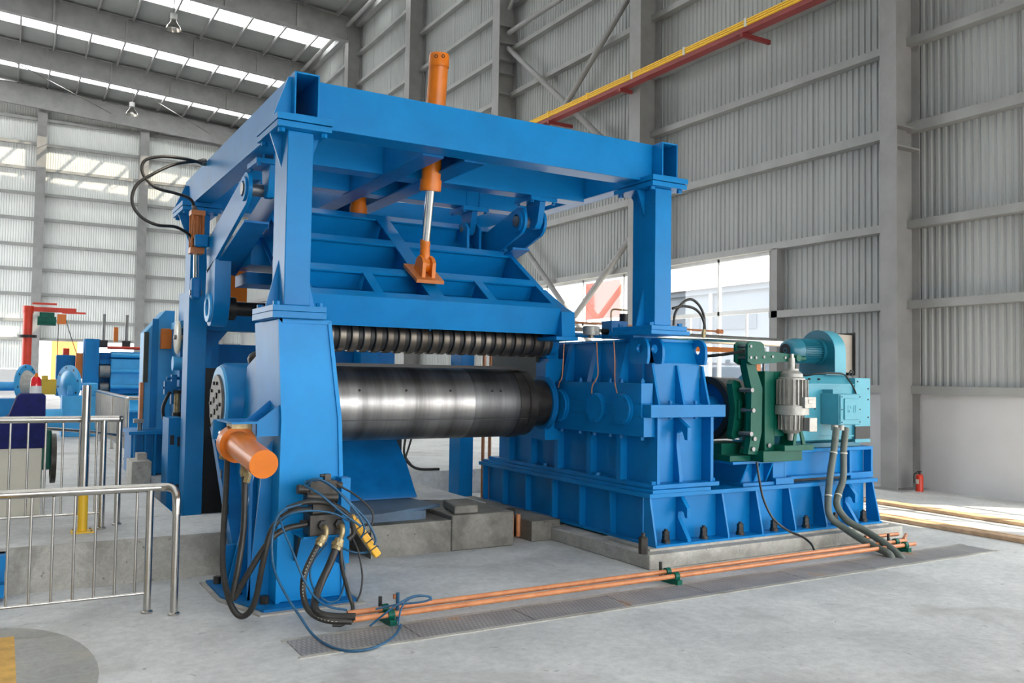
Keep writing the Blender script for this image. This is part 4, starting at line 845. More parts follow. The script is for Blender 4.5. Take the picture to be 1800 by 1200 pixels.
for x, z in ((7.4, 1.72), (7.55, 1.72), (7.7, 1.72), (7.42, 1.40), (7.58, 1.40)): M().cyl((x, 6.47 if z > 1.6 else 6.436, z), (x, 6.50 if z > 1.6 else 6.445, z), 0.009, n=8).obj('screw', BLACK, mo)
for x, z in ((8.24, 1.70), (8.42, 1.62), (8.42, 1.50), (8.42, 1.30), (8.42, 1.18), (8.24, 1.23)): M().cyl((x, 6.403, z), (x, 6.412, z), 0.009, n=8).obj('screw', BLACK, mo)
tbx = M().box(7.67, 8.02, 6.20, 6.44, 1.235, 1.565).obj('terminal_box', TEAL, mo, bevel=0.008)
M().box(7.68, 8.01, 6.185, 6.20, 1.245, 1.555).obj('box_lid', TEAL, tbx, bevel=0.003)
M().box(7.73, 7.97, 6.17, 6.185, 1.29, 1.52).obj('lid_panel', TEAL, tbx, bevel=0.008)
for x, z in ((7.70, 1.535), (7.99, 1.535), (7.70, 1.265), (7.99, 1.265), (7.70, 1.4), (7.99, 1.4)): M().cyl((x, 6.18, z), (x, 6.187, z), 0.007, n=8).obj('screw', BLACK, tbx)
# embossed characters on the lid
m = M()
def stroke(x0, z0, x1, z1, wd=0.006): m.bar((x0, 6.1685, z0), (x1, 6.1685, z1), wd, 0.005, (0, 1, 0))
cx, cz = 7.800, 1.405
for a in ((-.022, .035, .022, .035), (-.022, .020, .022, .020), (-.022, .005, .022, .005), (-.022, .035, -.022, .005), (.022, .035, .022, .005), (-.028, -.008, .028, -.008), (0, -.008, 0, -.035), (0, -.020, .022, -.020), (-.020, -.015, -.024, -.035), (-.024, -.036, .028, -.040)): stroke(cx + a[0], cz + a[1], cx + a[2], cz + a[3])
m.obj('embossed_character', TEAL, tbx); m = M(); cx = 7.892
for a in ((-.014, .038, -.030, .010), (-.022, .020, -.022, -.040), (-.008, .028, .030, .028), (.010, .040, .010, .008), (-.010, .008, .032, .008), (-.006, -.012, .028, -.012), (.010, .004, .010, -.034), (-.012, -.036, .034, -.036)): stroke(cx + a[0], cz + a[1], cx + a[2], cz + a[3])
m.obj('embossed_character', TEAL, tbx)
for x in (7.69, 7.79): M().cyl((x, 6.27, 1.175), (x, 6.27, 1.235), 0.037).obj('cable_gland', ALU, tbx)
M().box(7.70, 7.86, 6.30, 6.44, 1.565, 1.61).obj('junction_block', TEAL, mo)
# motor stand
ms = thing('motor_stand', (7.8, 6.8, 0.64), 'blue boxed steel stand carrying the turquoise motor', 'stand')
M().box(7.02, 8.44, 6.36, 7.36, 0.945, 0.98).obj('top_plate', BLUE, ms, bevel=0.003); M().box(7.02, 8.06, 6.36, 7.36, 0.672, 0.70).box(8.06, 8.44, 6.36, 7.36, 0.637, 0.70).obj('bottom_plate', BLUE, ms)
M().box(7.06, 8.40, 6.46, 7.30, 0.70, 0.945).obj('web', BLUE, ms)
for x in (7.04, 8.06, 8.42): M().box(x - 0.015, x + 0.015, 6.36, 6.46, 0.70, 0.945).obj('end_plate', BLUE, ms)
M().box(6.86, 7.02, 6.36, 6.42, 0.637, 0.95).box(6.84, 7.10, 6.30, 6.50, 0.637, 0.70).obj('side_block', BLUE, ms)
M().box(7.10, 8.0, 6.42, 7.3, 0.637, 0.672).obj('shim_packs', BLACK, ms)
# blower
bl = thing('cooling_blower', (8.0, 6.8, 1.77), 'dark teal cooling blower with its own small motor on top of the turquoise motor', 'blower')
B = lambda x: (x, 6.78, 2.035)
fc = M().lathe(B(7.50), B(7.68), [(0, 0), (0, 0.075), (0.08, 0.105), (0.35, 0.13), (0.8, 0.14), (1, 0.14), (1, 0)], 40).obj('fan_cowl', TEALD, bl, smooth=40)
M().ring(B(7.498), B(7.503), 0.075, 0.03).cyl(B(7.495), B(7.50), 0.018).obj('fan_grille', BLACK, fc)
bmt = M().cyl(B(7.68), B(7.98), 0.115, n=40).obj('motor_body', TEALD, bl, smooth=40)
for i in range(36):
    a = 2 * math.pi * i / 36; ca, sa = math.cos(a), math.sin(a)
    M().bar((7.69, 6.78 + 0.125 * ca, 2.035 + 0.125 * sa), (7.97, 6.78 + 0.125 * ca, 2.035 + 0.125 * sa), 0.006, 0.03, (0, ca, sa)).obj('cooling_fin', TEALD, bmt)
M().cyl(B(7.97), B(8.02), 0.15, n=32).obj('motor_flange', TEALD, bl, smooth=40)
vol = [(6.78 + 0.25 * math.cos(R(q)), 2.03 + 0.25 * math.sin(R(q))) for q in range(0, 181, 10)] + [(6.53, 1.80), (6.53, 1.768), (7.03, 1.768)]
M().prism(vol, 'x', 8.02, 8.20).obj('volute_casing', TEAL, bl, smooth=30, bevel=0.004)
M().prism(vol, 'x', 8.012, 8.02).obj('casing_cheek', TEALD, bl, smooth=30)
M().box(7.86, 8.12, 6.52, 7.0, 1.766, 1.80).obj('mounting_foot', TEALD, bl)
M().hexa([(8.20, 6.76, 1.84), (8.60, 6.76, 1.80), (8.60, 6.78, 1.80), (8.20, 6.78, 1.84), (8.20, 6.76, 2.25), (8.60, 6.76, 2.24), (8.60, 6.78, 2.24), (8.20, 6.78, 2.25)]).box(8.20, 8.60, 6.78, 7.10, 2.22, 2.24).box(8.2, 8.6, 7.08, 7.10, 1.82, 2.22).box(8.2, 8.6, 6.78, 7.10, 1.80, 1.82).obj('inlet_duct', DUCT, bl)
M().box(8.60, 8.62, 6.72, 7.14, 1.77, 1.80).box(8.60, 8.62, 6.72, 7.14, 2.24, 2.27).box(8.60, 8.62, 6.72, 6.76, 1.80, 2.24).box(8.60, 8.62, 7.10, 7.14, 1.80, 2.24).obj('duct_flange', BLACK, bl)
M().tube([(8.02, 6.35, 1.77), (8.05, 6.35, 1.82), (8.09, 6.35, 1.80), (8.06, 6.35, 1.76)], 0.008, 6).obj('lifting_eye', BLACK, mo)

# ================================================================ HOSES, PIPES, VALVES
HZ = {
'hose_a':[(1.471, 6.7, 1.113), (1.448, 6.6, 0.88), (1.393, 6.4, 0.583), (1.364, 6.25, 0.334), (1.398, 6.15, 0.119), (1.465, 6.1, 0.034), (1.535, 6.05, 0.126), (1.573, 6.0, 0.401), (1.629, 6.0, 0.628), (1.752, 6.0, 0.737), (1.909, 6.05, 0.739)],
'hose_b':[(1.493, 6.25, 1.037), (1.486, 6.2, 0.844), (1.473, 6.15, 0.616), (1.436, 6.1, 0.395), (1.407, 6.1, 0.206), (1.412, 6.1, 0.167), (1.484, 6.05, 0.324), (1.6, 6.0, 0.534), (1.715, 6.0, 0.622), (1.882, 6.05, 0.637)],
'hose_c':[(2.092, 5.95, 0.521), (2.013, 5.9, 0.379), (1.926, 5.85, 0.242), (1.861, 5.75, 0.156), (1.857, 5.65, 0.113), (1.958, 5.6, 0.09), (2.078, 5.55, 0.087)],
'hose_d':[(1.972, 5.95, 0.551), (1.889, 5.9, 0.449), (1.817, 5.85, 0.33), (1.797, 5.8, 0.209), (1.815, 5.7, 0.117), (1.9, 5.6, 0.075), (2.051, 5.55, 0.06)],
'hose_e':[(1.726, 5.98, 0.768), (1.856, 5.95, 0.807), (2.02, 5.95, 0.786), (2.156, 5.95, 0.697), (2.201, 5.95, 0.573), (2.16, 5.95, 0.524)],
'hose_f':[(2.108, 5.95, 0.56), (2.095, 5.9, 0.371), (2.114, 5.8, 0.193), (2.131, 5.75, 0.086), (2.018, 5.6, 0.041), (1.939, 5.6, 0.04)],
'cable_a':[(2.35, 5.468, 0.012), (2.383, 5.5, 0.114), (2.444, 5.5, 0.176), (2.55, 5.5, 0.183), (2.607, 5.5, 0.157), (2.53, 5.5, 0.143), (2.383, 5.55, 0.133), (2.238, 5.6, 0.108)],
'cable_b':[(2.16, 5.5, 0.029), (2.299, 5.45, 0.143), (2.443, 5.45, 0.202), (2.593, 5.5, 0.174), (2.607, 5.5, 0.145)],
'cable_c':[(2.363, 5.45, 0.022), (2.219, 5.25, 0.012), (2.005, 5.098, 0.012), (1.844, 5.158, 0.012), (1.76, 5.4, 0.036), (1.708, 5.6, 0.136), (1.654, 5.75, 0.255), (1.61, 5.85, 0.389), (1.604, 5.9, 0.551), (1.627, 5.9, 0.702), (1.683, 5.9, 0.774), (1.801, 5.9, 0.802)],
'cable_d':[(1.848, 6.0, 0.936), (1.933, 5.95, 0.961), (2.042, 5.9, 0.89), (2.17, 5.9, 0.771), (2.279, 5.9, 0.655), (2.346, 5.9, 0.529), (2.339, 5.9, 0.477)],
'cable_e':[(1.848, 6.0, 0.92), (1.946, 5.92, 0.853), (2.08, 5.88, 0.732), (2.222, 5.86, 0.625)],
'cable_f':[(1.659, 5.95, 0.73), (1.687, 5.9, 0.62), (1.734, 5.85, 0.491), (1.782, 5.8, 0.344), (1.848, 5.75, 0.215), (1.931, 5.7, 0.141), (2.054, 5.65, 0.111)],
'cable_g':[(2.185, 5.95, 0.546), (2.22, 5.9, 0.439), (2.234, 5.85, 0.288), (2.205, 5.8, 0.183), (2.159, 5.75, 0.137)],
'cable_h':[(2.022, 6.0, 0.498), (1.914, 5.95, 0.398), (1.872, 5.9, 0.314), (1.899, 5.85, 0.206), (1.985, 5.8, 0.138), (2.083, 5.85, 0.166), (2.121, 5.9, 0.329), (2.102, 5.95, 0.48)],
'cable_i':[(2.075, 6.0, 0.917), (2.208, 5.95, 0.835), (2.315, 5.92, 0.731), (2.326, 5.9, 0.652), (2.301, 5.9, 0.613)],
'cable_j':[(2.128, 6.0, 0.461), (2.196, 5.95, 0.432), (2.323, 6.0, 0.412), (2.45, 6.1, 0.424)],
'top_a':[(1.689, 9.45, 3.373), (1.62, 9.4, 3.488), (1.464, 9.3, 3.511), (1.26, 9.2, 3.526), (1.152, 9.2, 3.615), (1.118, 9.2, 3.707), (1.162, 9.2, 3.799), (1.33, 9.2, 3.851), (1.564, 9.3, 3.876), (1.77, 9.5, 3.899)],
'top_b':[(1.677, 9.45, 3.013), (1.631, 9.4, 3.103), (1.474, 9.3, 3.168), (1.271, 9.2, 3.157), (1.121, 9.2, 3.226), (1.04, 9.2, 3.358), (1.076, 9.2, 3.532), (1.229, 9.2, 3.665), (1.455, 9.3, 3.814), (1.769, 9.5, 3.935)],
'cond_a':[(7.692, 6.25, 1.202), (7.619, 6.22, 0.976), (7.541, 6.2, 0.742), (7.445, 6.15, 0.516), (7.402, 6.1, 0.32), (7.47, 6.0, 0.214), (7.477, 5.8, 0.131), (7.473, 5.6, 0.07), (7.46, 5.45, 0.038)],
'cond_b':[(7.846, 6.25, 1.199), (7.772, 6.22, 0.972), (7.738, 6.2, 0.673), (7.595, 6.15, 0.507), (7.524, 6.1, 0.4), (7.558, 6.0, 0.266), (7.629, 5.85, 0.185), (7.604, 5.6, 0.098), (7.545, 5.4, 0.023)],
'black_cable':[(6.408, 6.15, 0.896), (6.416, 6.12, 0.716), (6.458, 6.1, 0.522), (6.537, 6.05, 0.347), (6.68, 6.0, 0.234), (6.766, 5.9, 0.183), (6.771, 5.8, 0.134), (6.724, 5.72, 0.092)],
'loop_a':[(5.985, 6.9, 2.252), (6.007, 6.9, 2.384), (6.107, 6.9, 2.496), (6.224, 6.9, 2.539), (6.344, 6.9, 2.473), (6.409, 6.9, 2.343), (6.403, 6.9, 2.161)],
'loop_b':[(5.968, 6.9, 2.429), (6.107, 6.9, 2.46), (6.265, 6.9, 2.445), (6.369, 6.9, 2.371), (6.418, 6.9, 2.253), (6.395, 6.9, 2.149)],
'rod_brake':[(5.991, 6.35, 1.893), (6.131, 6.3, 1.941), (6.296, 6.25, 1.984)],
'cable_blower':[(7.506, 6.65, 1.892), (7.477, 6.6, 1.805), (7.496, 6.5, 1.756), (7.603, 6.4, 1.782), (7.908, 6.35, 1.781), (7.956, 6.3, 1.713), (7.967, 6.25, 1.64), (8.014, 6.25, 1.566)],
'lube_a':[(5.147, 7.7, 2.081), (5.151, 7.7, 1.838), (5.126, 7.68, 1.669), (5.047, 7.68, 1.644), (5.061, 7.68, 1.608)],
'crane_wire':[(1.03, 29.0, 2.866), (1.062, 29.0, 1.86)],

}
for k_ in ('cond_a', 'cond_b'): HZ[k_].append((HZ[k_][-1][0], HZ[k_][-1][1] - 0.06, -0.05))
HZ['cable_k'] = [(1.862, 6.0, 0.90), (1.90, 5.93, 0.965), (2.0, 5.90, 0.93), (2.11, 5.88, 0.82), (2.21, 5.88, 0.70), (2.26, 5.90, 0.60), (2.25, 5.93, 0.53)]
HZ['cable_l'] = [(1.66, 5.93, 0.70), (1.74, 5.90, 0.745), (1.88, 5.88, 0.755), (2.03, 5.88, 0.725), (2.15, 5.89, 0.66)]
def hose(key, r, m_, lb, cat='hose', name='hose', grp=None, ends=None, n=10):
    t = M().tube(HZ[key], r, n).obj(name, m_, label=lb, cat=cat, group=grp, smooth=60)
    if ends:
        for (i, j, mm) in ends:
            a, b = Vector(HZ[key][i]), Vector(HZ[key][j]); d = (b - a).normalized()
            M().cyl(a - d * 0.01, a + d * 0.07, r * 1.35, n=10).cyl(a + d * 0.02, a + d * 0.045, r * 1.7, n=6).obj('hose_fitting', mm, t)
    return t
HG = 'thick black hydraulic hoses at the pedestal'
hose('hose_a', 0.021, RUBBER, 'outer black hose looping deep from the rod end of the lying orange cylinder', grp=HG, ends=((0, 1, BRASS),))
hose('hose_b', 0.021, RUBBER, 'black hose hanging in a narrow V below the lying orange cylinder', grp=HG, ends=((0, 1, BRASS),))
hose('hose_c', 0.027, RUBBER, 'thick black hose curving from the right brass elbow down to the orange pipes', grp=HG, ends=((0, 1, BRASS),))
hose('hose_d', 0.021, RUBBER, 'black hose with dashed white line, from the left brass elbow to the floor', grp=HG, ends=((0, 1, BRASS),))
P = catmull(HZ['hose_d'], 6); mdsh = M()
for i in range(4, len(P) - 4, 1):
    a, b = P[i], P[i + 1]; off = Vector((-0.006, -0.0195, 0.004)); mdsh.bar(a.lerp(b, 0.1) + off, a.lerp(b, 0.55) + off, 0.004, 0.003)
mdsh.obj('marking_line', IVORY, bpy.data.objects[[o.name for o in S.objects if o.get('label', '').startswith('black hose with dashed')][0]])
hose('hose_e', 0.019, RUBBER, 'black hose arching over the valve block on the pedestal', grp=HG)
hose('hose_f', 0.014, RUBBER, 'slim black hose dropping from the valve shelf into a loop at the pedestal foot', grp=HG)
CG = 'thin blue-grey cables at the pedestal'
for k, lb in (('cable_a', 'thin cable loop standing at the left end of the orange floor pipes'), ('cable_b', 'second thin cable crossing the orange floor pipes'), ('cable_c', 'long blue cable sweeping in a wide loop over the floor in front of the pedestal'),
              ('cable_d', 'uppermost blue-grey cable arching right from the valve towards the yellow pendant'), ('cable_e', 'straight blue-grey cable falling diagonally over the valve'), ('cable_f', 'blue-grey cable crossing the pedestal front diagonally to the floor'),
              ('cable_g', 'dark cable hanging free right of the pedestal foot'), ('cable_h', 'thin round cable loop in front of the pedestal base'), ('cable_i', 'black cable arching above the yellow pendant'), ('cable_k', 'blue-grey cable bowing down between the valve and the yellow pendant'), ('cable_l', 'short blue-grey cable lying across the hoses over the valve shelf'), ('cable_j', 'short cable sagging behind the yellow pendant')):
    hose(k, 0.0085 if k in 'cable_c cable_d cable_e' else 0.007, BCABLE if k not in ('cable_i', 'cable_g') else RUBBER, lb, 'cable', 'cable', CG, n=8)
hose('top_a', 0.016, RUBBER, 'inner black hose looping from the frame beam to the top of the small square cylinder', grp='hoses looping out left of the frame', ends=((0, 1, STEEL), (-1, -2, STEEL)))
hose('top_b', 0.016, RUBBER, 'outer black hose looping wide to the bottom of the small square cylinder', grp='hoses looping out left of the frame', ends=((0, 1, STEEL), (-1, -2, STEEL)))
def ribbed(key, lb):
    t = M().tube(HZ[key], 0.034, 14).obj('conduit', GREYH, label=lb, cat='conduit', group='thick grey conduits', smooth=60)
    P = catmull(HZ[key], 9); m = M()
    for a, b in zip(P, P[1:]):
        d = (b - a)
        if d.length < 1e-4: continue
        for q in (0.0, 0.5): c = a + d * q; m.cyl(c, c + d.normalized() * 0.006, 0.0365, n=14)
    m.obj('corrugation', GREYH, t, smooth=60)
    for i in (10, 27):
        if i < len(P) - 1: d = (P[i + 1] - P[i]).normalized(); M().cyl(P[i], P[i] + d * 0.012, 0.040, n=16).obj('cable_tie', IVORY, t)
ribbed('cond_a', 'left thick grey corrugated conduit from the motor box down to the floor'); ribbed('cond_b', 'right thick grey corrugated conduit from the motor box down to the floor')
hose('black_cable', 0.011, RUBBER, 'black cable hanging from the brake stand over the plinth edge', 'cable', 'cable')
hose('loop_a', 0.014, RUBBER, 'taller black hose loop on the gearbox right of the blue leg', grp='short hose loops on the gearbox', ends=((-1, -2, BRASS),))
hose('loop_b', 0.014, RUBBER, 'lower black hose loop on the gearbox right of the blue leg', grp='short hose loops on the gearbox', ends=((-1, -2, BRASS),))
hose('cable_blower', 0.009, RUBBER, 'black cable from the small blower motor to the terminal box', 'cable', 'cable')
# elbows at the valve
for x in (1.985, 2.105): M().tube([(x, 6.0, 0.61), (x + 0.01, 5.96, 0.62), (x + 0.01, 5.945, 0.58), (x - 0.005, 5.945, 0.53)], 0.019, 10).obj('brass_elbow', BRASS, label='%s brass hose elbow on the valve block' % ('left' if x < 2.05 else 'right'), cat='fitting', smooth=60)
vb = thing('valve_block', (2.0, 6.12, 0.55), 'dark grey hydraulic valve block with solenoids on the pedestal shelf', 'valve')
M().box(1.90, 2.14, 6.02, 6.18, 0.552, 0.70).obj('manifold', DSTEEL, vb, bevel=0.006)
M().box(1.93, 2.10, 6.06, 6.18, 0.70, 0.78).obj('sandwich_plate', DSTEEL, vb, bevel=0.006)
M().cyl((1.90, 6.14, 0.82), (2.13, 6.14, 0.80), 0.05).obj('spool_body', DSTEEL, vb, smooth=40)
M().cyl((1.84, 6.14, 0.875), (1.93, 6.14, 0.865), 0.035).cyl((2.10, 6.14, 0.90), (2.17, 6.14, 0.885), 0.025).box(1.92, 2.12, 6.10, 6.20, 0.83, 0.93).obj('solenoid', DSTEEL, vb, bevel=0.004)
M().box(2.03, 2.075, 6.10, 6.15, 0.93, 0.975).cyl((2.00, 6.12, 0.965), (2.04, 6.12, 0.965), 0.012).obj('plug', DSTEEL, vb)
M().cyl((1.99, 5.985, 0.63), (1.99, 6.03, 0.63), 0.035, n=6).cyl((2.11, 5.985, 0.63), (2.11, 6.03, 0.63), 0.035, n=6).cyl((1.85, 6.08, 0.64), (1.90, 6.08, 0.64), 0.026, n=6).obj('port_nut', BLACK, vb)
# pendant controller
pd = thing('pendant_controller', (2.3, 5.98, 0.5), 'yellow push-button pendant hanging slanted at the right of the pedestal', 'pendant controller')
A_, B_ = Vector((2.205, 5.98, 0.655)), Vector((2.395, 5.98, 0.385)); dd = (B_ - A_).normalized()
ph = M().bar(A_, B_, 0.055, 0.075, (0, -1, 0)).obj('housing', PENDY, pd, bevel=0.012)
M().cyl(A_ - dd * 0.03, A_, 0.028, n=12).obj('cable_grommet', PENDY, pd)
for i in range(4):
    c = A_ + dd * (0.06 + i * 0.065); M().bar(c - Vector((.028, 0, .018)) + Vector((0, -.039, 0)), c + Vector((.028, 0, .018)) + Vector((0, -.039, 0)), 0.008, 0.006, (0, -1, 0)).obj('button_frame', DSTEEL, ph)
# orange floor pipes
for y, z, lb in ((5.66, 0.085, 'rear orange hydraulic pipe running along the floor'), (5.555, 0.07, 'front orange hydraulic pipe running along the floor')):
    M().cyl((2.06, y, z), (8.02, y, z), 0.0195, n=16).obj('floor_pipe', OPIPE, label=lb, cat='pipe', group='orange floor pipes', smooth=40)
M().tube([(7.98, 5.66, 0.10), (8.12, 5.74, 0.10), (8.25, 5.82, 0.10)], 0.018, 10).tube([(7.7, 5.9, 0.10), (8.2, 5.88, 0.10)], 0.02, 10, False).obj('pipe_end', COPPER, label='copper pipe ends turning at the right end of the orange floor pipes', cat='pipe')
for x, lb in ((2.33, 'left'), (4.86, 'middle'), (7.86, 'right')):
    c = thing('pipe_clamp', (x, 5.6, 0), '%s green pipe clamp holding the orange floor pipes' % lb, 'clamp', 'clamps on the floor pipes')
    M().box(x - 0.025, x + 0.025, 5.50, 5.72, 0.0, 0.045).obj('clamp_base', GREEN, c)
    for y, z in ((5.66, 0.085), (5.555, 0.07)): M().ring((x - 0.022, y, z), (x + 0.022, y, z), 0.034, 0.020, 12).obj('clamp_half', GREEN, c)
    M().box(x - 0.01, x + 0.01, 5.735, 5.755, 0, 0.15).obj('clamp_plate', DSTEEL, c)
M().cyl((2.40, 5.60, 0.01), (2.40, 5.60, 0.20), 0.013).obj('pipe_stub', BCABLE, label='short upright blue pipe stub wrapped with cable at the orange pipes', cat='pipe')
M().cyl((2.38, 5.61, 0.16), (2.38, 5.61, 0.19), 0.012).obj('stub_cap', COPPER, bpy.data.objects['pipe_stub'])
for x in (4.66, 4.74): M().tube([(x, 7.9, 0.02), (x, 7.9, 0.25)], 0.025, 10, False).obj('riser_pipe', OPIPE, label='short orange riser pipe in the gap between the concrete blocks, %s' % ('left one' if x < 4.7 else 'right one'), cat='pipe', group=None)

# ================================================================ TABLE UNDER THE ROLL AND REAR EQUIPMENT
tb = thing('chute_table', (3.0, 8.2, 0.3), 'blue sloping steel chute with a flat tray below the steel roll', 'chute')
M().prism([(9.05, 0.98), (8.75, 0.75), (8.55, 0.52), (8.46, 0.43), (8.46, 0.41), (8.57, 0.49), (8.78, 0.71), (9.08, 0.93)], 'x', 2.25, 3.82).obj('chute_plate', BLUED, tb, smooth=60)
M().prism([(2.1, 7.62), (3.05, 7.55), (3.82, 7.90), (3.72, 8.44), (2.1, 8.44)], 'z', 0.385, 0.415).obj('tray', DUSTB, tb)
M().box(2.3, 3.6, 7.75, 7.85, 0.302, 0.385).obj('tray_beam', DUSTB, tb)
for x in (2.4, 3.3): M().cyl((x, 8.1, 0.302), (x, 8.1, 0.385), 0.05).obj('foot', BLACK, tb)
M().prism([(9.05, 0.98), (8.46, 0.40), (8.46, 0.302), (9.2, 0.302)], 'x', 3.82, 3.835).obj('side_cheek', BLUED, tb) if False else None
rm = thing('rear_roll_stand', (3.5, 11.9, 0.35), 'blue rear machine frame with beams seen through the gap behind the roll', 'machine')
M().box(2.25, 5.1, 12.2, 12.5, 1.55, 2.08).obj('beam', BLUED, rm); M().box(2.25, 4.1, 12.0, 12.15, 1.10, 1.50).obj('beam', BLUE, rm); M().box(2.25, 4.6, 12.0, 12.2, 0.35, 0.8).obj('beam', BLUED, rm)
for x in (2.2, 3.3, 4.45): M().box(x, x + 0.26, 11.9, 12.4, 0.35, 2.2).obj('post', BLUE, rm)
M().cyl((2.3, 11.75, 1.62), (4.5, 11.75, 1.62), 0.05, n=16).obj('roller', CHROME, rm)
M().box(4.55, 5.15, 12.3, 12.5, 0.35, 1.0).obj('beam', BLUE, rm)
M().box(2.06, 2.75, 10.92, 11.15, 0.0, 1.75).obj('inner_panel', BLACK, rm)
vm = thing('valve_manifold', (4.85, 11.5, 0.35), 'black valve cluster with hoses standing behind the roll in the bright gap', 'valve')
M().box(4.70, 4.92, 11.45, 11.6, 0.58, 0.80).cyl((4.62, 11.5, 0.86), (5.0, 11.5, 0.86), 0.05).cyl((4.72, 11.5, 0.46), (4.92, 11.5, 0.46), 0.07).box(4.76, 4.88, 11.48, 11.55, 0.35, 0.95).obj('valve_body', BLACK, vm)
M().tube([(4.9, 11.5, 1.3), (5.02, 11.5, 1.0), (4.98, 11.5, 0.6), (5.1, 11.5, 0.40)], 0.018).tube([(4.95, 11.4, 0.5), (5.1, 11.3, 0.38), (5.4, 11.2, 0.37)], 0.02).tube([(5.15, 11.5, 1.2), (5.12, 11.5, 0.9), (5.0, 11.5, 0.5)], 0.015).obj('valve_hose', RUBBER, vm)
M().tube([(3.92, 9.1, 0.30), (3.98, 8.9, 0.30), (4.15, 8.75, 0.305), (4.35, 8.7, 0.30)], 0.02).obj('hose', RUBBER, label='black hose lying on the concrete beside the blue chute', cat='hose')
for x in (5.50, 5.60): M().cyl((x, 10.1, 0.0), (x, 10.1, 2.0), 0.022).obj('riser_pipe', OPIPE, label='thin orange upright pipe behind the roll end, %s of the pair' % ('left' if x < 5.55 else 'right'), cat='pipe')

# ================================================================ RAILINGS
def railing(lb, p0, p1, z0, h, n_b, posts, rr=0.030, br=0.009, low=0.14, ends=(0, 0)):
    p0, p1 = Vector(p0), Vector(p1); t = thing('guard_railing', (p0.x, p0.y, z0), lb, 'railing', 'stainless steel guard railings'); d = (p1 - p0).normalized(); L_ = (p1 - p0).length
    M().cyl((*p0.xy, z0 + h), (*p1.xy, z0 + h), rr, n=20).obj('top_rail', STAIN, t, smooth=50)
    pl = p0 + d * max(posts); M().cyl((*p0.xy, z0 + low), (*pl.xy, z0 + low), 0.011, n=12).obj('bottom_rail', STAIN, t, smooth=50)
    for q in n_b:
        c = p0 + d * q; M().cyl((c.x, c.y, z0 + low), (c.x, c.y, z0 + h), br, n=10).obj('baluster', STAIN, t, smooth=50)
    for q in posts:
        c = p0 + d * q; M().cyl((c.x, c.y, z0 + 0.02), (c.x, c.y, z0 + h), 0.0255, n=20).lathe((c.x, c.y, z0), (c.x, c.y, z0 + 0.02), [(0, 0), (0, 0.040), (0.6, 0.040), (1, 0.027), (1, 0)], 24).obj('post', STAIN, t, smooth=40)
    return t
# near railing: runs left along x at y=6.62, turns towards the viewer
t = railing('nearest stainless guard railing in the lower left, its handrail bending down at the right end', (-1.5, 6.62, 0), (1.02, 6.62, 0), 0, 0.875, [1.5 + 0.065 + 0.13 * i for i in range(-12, 7) if True], (2.43, 0.6))
M().tube([(1.0, 6.62, 0.875), (1.045, 6.60, 0.875), (1.075, 6.55, 0.865), (1.085, 6.51, 0.835), (1.087, 6.49, 0.79), (1.087, 6.485, 0.70)], 0.029, 20).obj('rail_bend', STAIN, t, smooth=60)
M().cyl((1.087, 6.484, 0.02), (1.087, 6.484, 0.72), 0.0255, n=20).lathe((1.087, 6.484, 0), (1.087, 6.484, 0.02), [(0, 0), (0, 0.040), (0.6, 0.040), (1, 0.027), (1, 0)], 24).obj('post', STAIN, t, smooth=40)
t = railing('second stainless guard railing on the raised slab, behind the nearest one', (-2.0, 8.2, 0), (0.88, 8.2, 0), 0.35, 0.935, [2.0 + 0.07 + 0.128 * i for i in range(-14, 6)], (2.765, 0.9), rr=0.028)
M().cyl((0.905, 8.36, 0.37), (0.905, 8.36, 1.27), 0.0255, n=20).lathe((0.905, 8.36, 0.35), (0.905, 8.36, 0.37), [(0, 0), (0, 0.040), (0.6, 0.040), (1, 0.027), (1, 0)], 24).obj('post', STAIN, t, smooth=40)
M().tube([(0.87, 8.2, 1.285), (0.90, 8.26, 1.285), (0.905, 8.34, 1.28)], 0.028, 16).obj('rail_bend', STAIN, t, smooth=60)
t = railing('far stainless guard railing running away along the line, left of the blue stands', (1.67, 14.5, 0), (1.67, 20.5, 0), 0.35, 0.935, [0.13 * i for i in range(1, 46)], (0.0, 2.0, 4.0, 6.0))
M().tube([(1.67, 14.45, 1.285), (1.72, 14.36, 1.285), (1.85, 14.32, 1.28), (1.93, 14.34, 1.22), (1.94, 14.34, 1.1)], 0.028, 16).cyl((1.94, 14.34, 0.35), (1.94, 14.34, 1.12), 0.025).obj('rail_bend', STAIN, t, smooth=60)
po = thing('barrier_post', (0.615, 8.10, 0.35), 'tall stainless post with a yellow lower sleeve beside the second railing', 'post')
M().cyl((0.615, 8.10, 0.65), (0.615, 8.10, 1.575), 0.034, n=24).obj('pole', STAIN, po, smooth=40)
M().cyl((0.615, 8.10, 0.362), (0.615, 8.10, 0.69), 0.038, n=24).obj('sleeve', YELLOW, po, smooth=40); M().box(0.53, 0.70, 8.02, 8.18, 0.35, 0.362).obj('base_plate', YELLOW, po)
bolts(po, [(0.55, 8.04, .362), (0.68, 8.04, .362), (0.55, 8.16, .362), (0.68, 8.16, .362)], (0, 0, 1), 0.01, 0.012, BRASS)
M().box(-0.6, 0.075, 7.42, 7.60, 0.22, 0.33).box(-0.6, 0.06, 7.40, 7.60, 0.03, 0.12).box(-0.6, 0.06, 7.52, 7.60, 0.0, 0.33).obj('blue_channel', BLUE, label='small blue steel channel against the slab edge at the far left', cat='channel')
